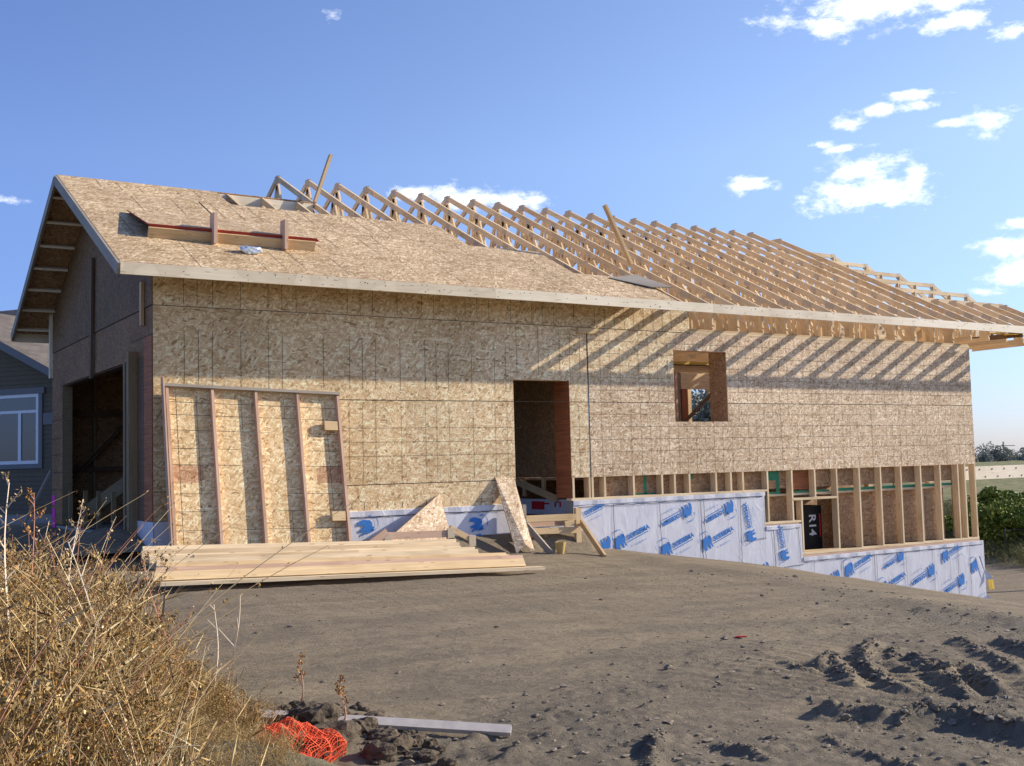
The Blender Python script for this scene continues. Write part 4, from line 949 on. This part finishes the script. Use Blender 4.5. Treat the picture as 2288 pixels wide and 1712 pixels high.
wm=[M['straw'],M['seed'],M['dead'],M['olive'],M['straw_stem'],M['red_stalk']]
var=[weed(i,.62,0) for i in range(5)]+[weed(20+i,.5,1) for i in range(4)]+[weed(40+i,.50,2) for i in range(4)]+[long_stems(80+i) for i in range(5)]
rs4=np.random.RandomState(9); pl_=[]
while len(pl_)<1400:
    y=rs4.uniform(-11.6,-5.2); x=rs4.uniform(-6.2,-1.15)
    if math.hypot(x+1.74,y+9.02)<.36: continue
    zone=abs(math.atan2(x+3.96,y+14.9)-.350)<.075 and y<-8.7
    edge=min(-1.55,-3.96+.285*(y+14.9)-.06)+.10*math.sin(y*3.3)-(max(0,y+6.3)*.35)
    if x>edge: continue
    if y>-13 and math.hypot(x+3.96,y+14.9)<3.6: continue
    sc=rs4.uniform(.65,1.25)*(1 if x<edge-.3 else .75)*(.27 if zone else 1)
    vi=rs4.choice(18,p=[.072]*5+[.03]*4+[.11]*4+[.016]*5)
    pl_.append((vi,x,y,hgt(x,y)-.02,rs4.uniform(0,6.28),sc,rs4.normal(.10,.14),rs4.normal(0,.1)))
for k in range(700):
    y=rs4.uniform(-10.6,-7.6); e=min(-1.60,-3.96+.285*(y+14.9)-.06); x=e+rs4.uniform(-.25,.55)*(1 if y<-8 else .5)
    if (y>-8.7 and x>-1.66) or x>-1.3 or math.hypot(x+1.74,y+9.02)<.36: continue
    zone=abs(math.atan2(x+3.96,y+14.9)-.350)<.085 and y<-8.7
    pl_.append((rs4.choice(13,p=[.05]*5+[.06]*4+[.1275]*4),x,y,hgt(x,y)-.02,rs4.uniform(0,6.28),rs4.uniform(.22,.55)*(.5 if zone else 1),rs4.normal(.10,.2),rs4.normal(0,.2)))
scatter(var,pl_,'dry_weeds',wm,'dense bank of dry golden brown weeds in the left foreground','weeds')
# single tall stalks that stand out of the mass
def stalk(x,y,h,lean,mt,label,seed,br=7,leafs=True,r=.006):
    rs=np.random.RandomState(seed); F=Fast(); hh=h
    pts=[np.array([lean[0]*t*hh+.02*math.sin(t*5+seed),lean[1]*t*hh,hh*t]) for t in np.linspace(0,1,9)]
    F.tube(pts,r,r*.35,0); 
    for k in range(br):
        t=.35+.65*(k+rs.rand())/br; fi=min(t,.99)*8; i=int(fi); p=pts[i]+(pts[i+1]-pts[i])*(fi-i)
        az=rs.uniform(0,6.28); l=h*rs.uniform(.15,.32)*(1.3-t); d=np.array([math.cos(az),math.sin(az)*.6,1.1]); d/=np.linalg.norm(d)
        F.tube([p+d*l*s for s in (0,.5,1)],r*.45,r*.25,0)
        if leafs:
            for c in range(14): F.leaf(p+d*l*rs.uniform(.3,1.05)+rs.normal(0,.008,3),rs.normal(size=3)+[0,0,1],.02,.005,1,rs)
    v,f,m=np.array(F.v),np.array(F.f),np.array(F.m)
    E=empty('weed_stalk',(x,y,hgt(x,y)),label,'weed','tall dry stalks')
    for mi,nm,mm in ((0,'stem',mt),(1,'seed_heads',M['seed'] if mt is not M['pale_stalk'] else M['straw'])):
        ff=f[m==mi]
        if len(ff)==0: continue
        me=bpy.data.meshes.new(nm); me.from_pydata(v.tolist(),[],ff.tolist()); me.materials.append(mm); o=bpy.data.objects.new(nm,me); COL.objects.link(o); o.parent=E
stalk(-3.03,-8.6,1.05,(.02,0),M['pale_stalk'],'pale branching dead stalk rising at the left edge of the picture',1,10,True,.008)
stalk(-2.55,-7.6,.85,(.1,0),M['pale_stalk'],'light forked stalk standing over the weeds below the garage opening',2,9)
stalk(-2.75,-7.9,.95,(-.05,0),M['red_stalk'],'brown seedy stalk standing before the left corner of the garage',3,12)
stalk(-1.66,-7.9,.72,(.12,0),M['pale_stalk'],'thin bent straw stalk at the right rim of the weeds',4,3,False)
stalk(-1.72,-7.85,.66,(.02,0),M['pale_stalk'],'upright straw stalk beside the bent one at the right rim of the weeds',5,3,False)
stalk(-1.25,-8.05,.34,(.12,0),M['red_stalk'],'short reddish weed growing at the dirt edge beside the weeds',6,5)
stalk(-1.08,-8.35,.26,(0.0,0),M['red_stalk'],'small seedy weed standing before the pale board end',7,7)
stalk(-2.0,-8.4,.9,(-.35,0),M['red_stalk'],'long reddish stem leaning left through the weed bank',8,6)
stalk(-2.45,-8.9,.85,(-.4,.1),M['pale_stalk'],'long straw stem leaning left low in the weed bank',9,5,False)
# ------------------------------------------------------------ grass, shrubs, trees beyond
gv=[weed(60+i,.45,2) for i in range(4)]
pg=[]
for k in range(1500):
    x=rs4.uniform(25,36); y=rs4.uniform(3,16)
    if x-24.5-.2*y<0: continue
    pg.append((rs4.randint(4),x,y,hgt(x,y)-.02,rs4.uniform(0,6.28),rs4.uniform(.5,1.4),rs4.normal(0,.15),0))
mg=leafm('green_grass',(.07,.09,.02),(.16,.17,.05),(.34,.30,.16))
scatter(gv,pg,'rough_grass',[mg,mg,mg,mg],'rough green and straw coloured grass on the slope right of the house','grass')
def crown(rs,n,rad,flat,lsz,clumps):
    cs=rs.normal(size=(clumps,3)); cs/=np.linalg.norm(cs,axis=1)[:,None]; cs*=rs.uniform(.25,.85,(clumps,1)); cr=rs.uniform(.25,.5,clumps)
    k=rs.randint(0,clumps,n); d=rs.normal(size=(n,3)); d/=np.linalg.norm(d,axis=1)[:,None]; p=cs[k]+d*(cr[k]*rs.uniform(.5,1,n)**.6)[:,None]
    p=p*np.array([rad,rad,rad*flat]); a=rs.normal(size=(n,3)); a/=np.linalg.norm(a,axis=1)[:,None]; c=np.cross(a,rs.normal(size=(n,3))); c/=np.linalg.norm(c,axis=1)[:,None]
    s=lsz*rs.uniform(.6,1.4,(n,1)); v=np.stack([p-a*s,p+c*s*.6,p+a*s,p-c*s*.6],1).reshape(-1,3); f=np.arange(4*n).reshape(n,4); return v,f
def plant(name,x,y,z,h,rad,flat,lsz,n,clumps,mt,label,cat,group,seed,crownz):
    rs=np.random.RandomState(seed); E=empty(name,(x,y,z),label,cat,group)
    v,f=crown(rs,n,rad,flat,lsz,clumps); v[:,2]+=crownz; v[:,2]=np.maximum(v[:,2],.05)
    me=bpy.data.meshes.new('foliage'); me.from_pydata(v.tolist(),[],f.tolist()); me.materials.append(mt); o=bpy.data.objects.new('foliage' if cat=='shrub' else 'crown',me); COL.objects.link(o); o.parent=E
    F=Fast(); F.tube([np.array([0,0,-.3]),np.array([.02,0,h*.4]),np.array([0,.03,h*.75])],h*.02+.02,.02,0)
    for k in range(5):
        a=rs.uniform(0,6.28); F.tube([np.array([0,0,h*.3]),np.array([math.cos(a)*rad*.4,math.sin(a)*rad*.4,h*.55]),np.array([math.cos(a)*rad*.7,math.sin(a)*rad*.7,h*.8])],h*.01+.01,.01,0)
    me=bpy.data.meshes.new('trunk'); me.from_pydata(np.array(F.v).tolist(),[],F.f); me.materials.append(M['bark']); o=bpy.data.objects.new('trunk' if cat!='shrub' else 'stem',me); COL.objects.link(o); o.parent=E
C0=V((-3.9585,-14.8983,.2412))
sh=[(46,.905,.612,1.15,'dark green shrub nearest the house corner under the deck beam'),(47,.897,.624,1.2,'round green shrub partly hidden behind the house corner'),(44,.885,.632,1.0,''),(45,.93,.60,1.15,'green shrub at the right edge of the picture'),(50,.915,.625,1.3,'taller olive green shrub behind the row'),(45,.95,.58,1.1,'')]
names=['shrub half hidden by the house corner studs','broad green shrub just right of the house corner','dark shrub in the row under the deck beam','green shrub above the wire fence post','tall olive shrub at the back of the row','shrub at the right edge of the picture']
dirs=[(.8830,.634),(.895,.624),(.905,.617),(.915,.610),(.910,.622),(.925,.60)]
for i,((dx,dy),nm) in enumerate(zip(dirs,names)):
    d=[44,43,42.5,43,48,43][i]/1.09*1.0; l=math.hypot(dx,dy); x=C0.x+dx/l*d; y=C0.y+dy/l*d; z=hgt(x,y)
    plant('shrub',x,y,z,1.3,1.15,.60,.055,7500,22,M['leaf_bush'],nm,'shrub','green shrubs right of the house',30+i,.62)
# far tree line and the taller trees behind the house
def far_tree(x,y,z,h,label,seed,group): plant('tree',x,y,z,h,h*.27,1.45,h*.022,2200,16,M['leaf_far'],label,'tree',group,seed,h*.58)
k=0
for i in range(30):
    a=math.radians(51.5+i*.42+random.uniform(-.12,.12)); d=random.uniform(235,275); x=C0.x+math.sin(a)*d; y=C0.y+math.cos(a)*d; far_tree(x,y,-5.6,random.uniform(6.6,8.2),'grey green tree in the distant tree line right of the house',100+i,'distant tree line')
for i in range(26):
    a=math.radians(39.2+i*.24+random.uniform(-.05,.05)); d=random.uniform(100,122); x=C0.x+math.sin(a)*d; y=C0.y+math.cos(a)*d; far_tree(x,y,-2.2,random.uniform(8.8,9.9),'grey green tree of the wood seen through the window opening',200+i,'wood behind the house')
# utility pole
up=empty('utility_pole',(C0.x+.8271*300,C0.y+.562*300,-6),'distant wooden utility pole rising above the tree line','utility pole')
b=MB(); px,py=up.location.x,up.location.y; b.beam((px,py,-6),(px,py,2.6),.28,.28,(0,1,0)); part(b,'pole',M['grey_wood'],up); b=MB(); b.beam((px-1.6,py+2,1.6),(px+1.6,py-2,1.6),.16,.16); part(b,'crossarm',M['grey_wood'],up)
# wire fence post and panel
FE=empty('wire_fence',(27.05,6.3,-3.15),'thin green wire fence panel on the grass right of the house','fence')
b=MB(); b.beam((27.06,6.3,-3.2),(27.06,6.3,-2.1),.035,.035,(0,1,0)); part(b,'post',M['cable'],FE); b=MB(); b.beam((27.06,6.3,-2.12),(31,5.2,-2.25),.02,.02); part(b,'rail',M['cable'],FE)
b=MB()
for k in range(26): b.beam((27.06+k*.15,6.3-k*.042,-3.1),(27.06+k*.15,6.3-k*.042,-2.13),.004,.004,(0,1,0))
for k in range(7): b.beam((27.06,6.3,-3.1+k*.15),(31,5.2,-3.2+k*.15),.004,.004)
part(b,'wire_mesh',M['cable'],FE)
# ------------------------------------------------------------ neighbour house
P0=V((.2815,11.5548,0)); U=V((.603,-.797,0)).normalized(); Vv=V((.797,.603,0)).normalized()
def q(u,v,z): return tuple(P0+U*u+Vv*v+V((0,0,z)))
NH=empty('neighbour_house',q(0,0,-1.0),'dark grey sided house with white framed window and shingled roof at the left edge','house')
def np_(name,m,fs,uvs=None):
    b=MB(); 
    for i,fc in enumerate(fs): b.face(fc,0,uvs[i] if uvs else None)
    return part(b,name,M[m],NH)
def nbox(name,m,u0,u1,v0,v1,z0,z1,par=None):
    b=MB(); P=[q(u0,v0,z0),q(u1,v0,z0),q(u1,v1,z0),q(u0,v1,z0),q(u0,v0,z1),q(u1,v0,z1),q(u1,v1,z1),q(u0,v1,z1)]
    for k in ((0,3,2,1),(4,5,6,7),(0,1,5,4),(1,2,6,5),(2,3,7,6),(3,0,4,7)): b.face([P[i] for i in k])
    o=part(b,name,M[m],NH)
    if par: o.parent=par; o.location=(0,0,0)
    return o
b=MB(); z=-.55; ua,ub=-5.3,.92     # lapped siding boards on the gable wall
def rake_z(u): return 4.0-.49*abs(u+2.2)
while z<3.9:
    z1=z+.10; lo=max(ua,-2.2-(4.0-z)/.49); hi=min(ub,-2.2+(4.0-z)/.49)
    if hi>lo: b.face([q(lo,-.018,z),q(hi,-.018,z),q(hi,-.004,z1),q(lo,-.004,z1)]); b.face([q(lo,0,z),q(hi,0,z),q(hi,-.018,z),q(lo,-.018,z)])
    z=z1
b.face([q(ub,-.01,-.55),q(ub,1.5,-.55),q(ub,1.5,2.5),q(ub,-.01,2.45)])
part(b,'siding',M['siding'],NH)
nbox('foundation','concrete',ua+.02,ub-.02,.01,1.5,-1.7,-.55)
nbox('belly_band','trim',.58,ub-.02,-.04,-.018,1.35,1.60)
for u0,z0,u1,z1 in ((-2.2,4.12,1.25,4.12-.49*3.45),(-2.2,4.12,-5.65,4.12-.49*3.45)):
    b=MB(); b.beam(q(u0,-.42,z0-.07),q(u1,-.42,z1-.07),.03,.16); part(b,'rake_board',M['trim'],NH)
    b=MB(); pts=[q(u0,-.44,z0+.02),q(u1,-.44,z1+.02),q(u1,4.6,z1+.02),q(u0,4.6,z0+.02)]
    if u1<u0: pts=pts[::-1]
    uvv=[(0,0),(3.8,0),(3.8,5),(0,5)]; b.face(pts,0,[(p[1],p[0]) for p in uvv]); part(b,'roof',M['shingle'],NH)
    b=MB(); pts=[q(u0,-.42,z0-.1),q(u1,-.42,z1-.1),q(u1,1.4,z1-.1),q(u0,1.4,z0-.1)]; b.face(pts); part(b,'soffit',M['trim'],NH)
# main body behind
nbox('main_wall','siding',-12,2.6,1.5,10,-1.5,2.6)
b=MB(); e0,e1=-12.5,3.2; v0,v1=1.0,10.5; zz=2.62; sl=.5; hv=(v1-v0)/2; zt=zz+hv*sl
r0=q(e0+hv,v0+hv,zt); r1=q(e1-hv,v0+hv,zt)
b.face([q(e0,v0,zz),q(e1,v0,zz),r1,r0],0,[(0,0),(15.7,0),(11,5.3),(5,5.3)]); b.face([q(e1,v0,zz),q(e1,v1,zz),r1],0,[(0,0),(9.5,0),(4.75,5.3)]); b.face([q(e1,v1,zz),q(e0,v1,zz),r0,r1],0); b.face([q(e0,v1,zz),q(e0,v0,zz),r0],0)
part(b,'main_roof',M['shingle'],NH); nbox('fascia_board','trim',e0,e1,v0-.03,v0,zz-.16,zz-.01)
# window
WN=nbox('window','trim',-1.75,.56,-.05,-.02,.42,.52); 
nbox('trim_board','trim',-1.80,.62,-.06,-.019,2.03,2.16,WN); nbox('trim_board','trim',.46,.56,-.05,-.019,.52,2.03,WN); nbox('trim_board','trim',-1.75,-1.65,-.05,-.019,.52,2.03,WN)
for a in ((-1.65,.46,.52,.59),(-1.65,.46,1.96,2.03),(.39,.46,.59,1.96),(-1.65,-1.58,.59,1.96),(-1.58,.39,1.62,1.68),(-.10,-.02,.59,1.62),(-.84,-.76,.59,1.62)): nbox('sash','frame_white',a[0],a[1],-.045,-.021,a[2],a[3],WN)
nbox('glass','glass',-1.58,.39,-.024,-.020,.59,1.96,WN)
# plank leaning at the far garage corner
top_beam('leaning_plank',(-.42,7.2,-.66),(.06,7.2,.34),.04,.12,M['grey_wood'],'weathered plank leaning near the back left corner of the garage','plank',None,(0,1,0))
# heap of sandy soil inside the garage opening
def heap(x,y,r,h):
    n=28; g=np.linspace(-1,1,n); X,Y=np.meshgrid(g*r,g*r,indexing='ij'); R_=np.hypot(X,Y)/r
    Z=h*np.exp(-(R_*2)**2)+.03*fbm(X*4+3,Y*4,3)*np.exp(-(R_*1.6)**2)-.05; v=np.stack([X,Y,Z],-1).reshape(-1,3); idx=np.arange(n*n).reshape(n,n)
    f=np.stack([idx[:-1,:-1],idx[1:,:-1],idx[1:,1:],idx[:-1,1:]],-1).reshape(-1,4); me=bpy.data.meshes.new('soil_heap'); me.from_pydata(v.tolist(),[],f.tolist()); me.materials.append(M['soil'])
    for p in me.polygons: p.use_smooth=True
    o=bpy.data.objects.new('soil_heap',me); COL.objects.link(o); o.location=(x,y,hgt(x,y)); tag(o,'low heap of soil at the foot of the garage opening post','soil heap')
heap(-.35,.9,1.0,.28)
# ------------------------------------------------------------ sky, sun, camera
SUN=V((4.42,-1,1.94)).normalized(); el=math.asin(SUN.z); az=math.atan2(SUN.x,SUN.y)
w=bpy.data.worlds.new('World'); S.world=w; w.use_nodes=True; nt=w.node_tree; g=N(nt); nt.nodes.clear()
out=g.n('ShaderNodeOutputWorld'); bg=g.n('ShaderNodeBackground'); bg.inputs['Strength'].default_value=.12; g.l(bg.outputs[0],out.inputs[0])
sky=g.n('ShaderNodeTexSky'); sky.sky_type='NISHITA'; sky.sun_disc=False; sky.sun_elevation=el; sky.sun_rotation=az; sky.altitude=600; sky.air_density=1.0; sky.dust_density=.6; sky.ozone_density=2.0
dirv=g.n('ShaderNodeTexCoord').outputs['Generated']
CL=[(0.7316,0.579,0.36,0.0947,0.0217,1),(0.705,0.6174,0.3489,0.0197,0.0103,1),(0.7691,0.5422,0.3385,0.0276,0.0099,1),(0.744,0.6062,0.2813,0.0197,0.0071,1),(0.7633,0.5778,0.289,0.0237,0.0059,1),(0.7639,0.5809,0.2812,0.0197,0.0047,1),(0.7354,0.6202,0.273,0.0178,0.0071,1),(0.8002,0.5389,0.263,0.0229,0.0134,1),(0.7843,0.5613,0.2643,0.0197,0.0039,0.8),(0.7461,0.6227,0.2359,0.0336,0.0166,1),(0.7516,0.6224,0.2183,0.0533,0.0178,1),(0.7736,0.593,0.2232,0.0118,0.0166,1),(0.6851,0.6907,0.2315,0.0257,0.0079,0.9),(0.7338,0.6297,0.2549,0.0296,0.0043,0.9),(0.7224,0.6415,0.2583,0.0118,0.0055,0.9),(0.4503,0.861,0.2365,0.0217,0.0095,0.9),(0.4914,0.8392,0.233,0.0316,0.0134,0.95),(0.5284,0.8179,0.2275,0.0316,0.0118,0.95),(0.8243,0.5421,0.1633,0.0316,0.0126,1),(0.8285,0.5411,0.1443,0.0276,0.0126,1),(0.8159,0.5635,0.1297,0.0158,0.0039,0.9),(0.3739,0.8482,0.3751,0.0079,0.0047,0.3),(0.1433,0.9648,0.2206,0.0126,0.0024,0.3),(0.7946,0.5127,0.3252,0.0158,0.0063,0.8),(0.8263,0.5334,0.1807,0.0197,0.0047,0.8)]
n1=g.n('ShaderNodeTexNoise'); n1.inputs['Scale'].default_value=38; n1.inputs['Detail'].default_value=8; n1.inputs['Roughness'].default_value=.68; g.l(g.mapping(dirv,(1,1,2.0)),n1.inputs['Vector'])
nn=g.math('SUBTRACT',n1.outputs['Fac'],.5)
cur=None
for x,y,z,a,b_,s_ in CL:
    d=V((x,y,z)).normalized(); t=V((d.y,-d.x,0)).normalized(); u=t.cross(d)
    du=g.vmath('DOT_PRODUCT',dirv,tuple(t)).outputs['Value']; dz=g.vmath('SUBTRACT',dirv,tuple(d)).outputs[0]; dz=g.vmath('DOT_PRODUCT',dz,tuple(u)).outputs['Value']
    r=g.math('SQRT',g.math('ADD',g.math('POWER',g.math('ABSOLUTE',g.math('DIVIDE',du,a)),2),g.math('POWER',g.math('ABSOLUTE',g.math('DIVIDE',dz,b_)),2)))
    mk=g.math('MULTIPLY',g.math('SUBTRACT',1.0,r),s_)
    cur=mk if cur is None else g.math('SMOOTH_MAX',cur,mk,.25)
dens=g.math('ADD',cur,g.math('MULTIPLY',nn,3.0))
fac=g.ramp(dens,[(-.0,(0,0,0)),(.20,(.14,.14,.14)),(.5,(.5,.5,.5)),(.8,(.85,.85,.85)),(1.0,(1,1,1))])
sz=g.n('ShaderNodeSeparateXYZ'); g.l(dirv,sz.inputs[0])
tn=g.ramp(sz.outputs['Z'],[(0,(.43,.50,.80)),(.10,(.62,.68,.92)),(.26,(.97,.95,1.06)),(1,(.98,1,1.10))])
sd=g.vmath('DOT_PRODUCT',dirv,(SUN.x,SUN.y,0)).outputs['Value']
tn=g.mix(1.0,tn,g.ramp(g.math('MULTIPLY_ADD',sd,.5,.5),[(.45,(.74,.80,.98)),(.72,(1,1,1)),(.9,(1.08,1.04,1))]),'MULTIPLY')
skc=g.mix(1.0,g.mix(1.0,sky.outputs[0],tn,'MULTIPLY'),(.985,.975,.985),'MULTIPLY')
n2=g.n('ShaderNodeTexNoise'); n2.inputs['Scale'].default_value=14; n2.inputs['Detail'].default_value=5; g.l(dirv,n2.inputs['Vector'])
cc=g.ramp(n2.outputs['Fac'],[(.3,(7.4,7.7,8.4)),(.7,(9.0,9.0,9.2))])
g.l(g.mix(fac,skc,cc),bg.inputs['Color'])
sl=bpy.data.lights.new('sun','SUN'); sl.energy=4.4; sl.angle=math.radians(.53); sl.color=(1,.90,.76); so=bpy.data.objects.new('sun',sl); COL.objects.link(so)
so.rotation_euler=(-SUN).to_track_quat('-Z','Y').to_euler(); so.location=(20,-20,20)
cam=bpy.data.cameras.new('camera'); cam.sensor_width=36; cam.sensor_fit='HORIZONTAL'; cam.lens=2532.93/2288*36; cam.clip_end=3000; cam.clip_start=.1
co=bpy.data.objects.new('camera',cam); COL.objects.link(co)
Rr=V((0.84423014,-0.53534838,-0.02603036)); Uu=V((-0.01634388,-0.07425632,0.99710525)); Ff=V((0.5357316,0.84136087,0.07143909))
m=Matrix((( Rr.x,Uu.x,-Ff.x,C0.x),(Rr.y,Uu.y,-Ff.y,C0.y),(Rr.z,Uu.z,-Ff.z,C0.z),(0,0,0,1))); co.matrix_world=m; S.camera=co
S.view_settings.view_transform='Standard'; S.view_settings.look='None'; S.view_settings.exposure=0.72; S.view_settings.gamma=1
S.cycles.max_bounces=5; S.cycles.diffuse_bounces=3; S.cycles.glossy_bounces=2
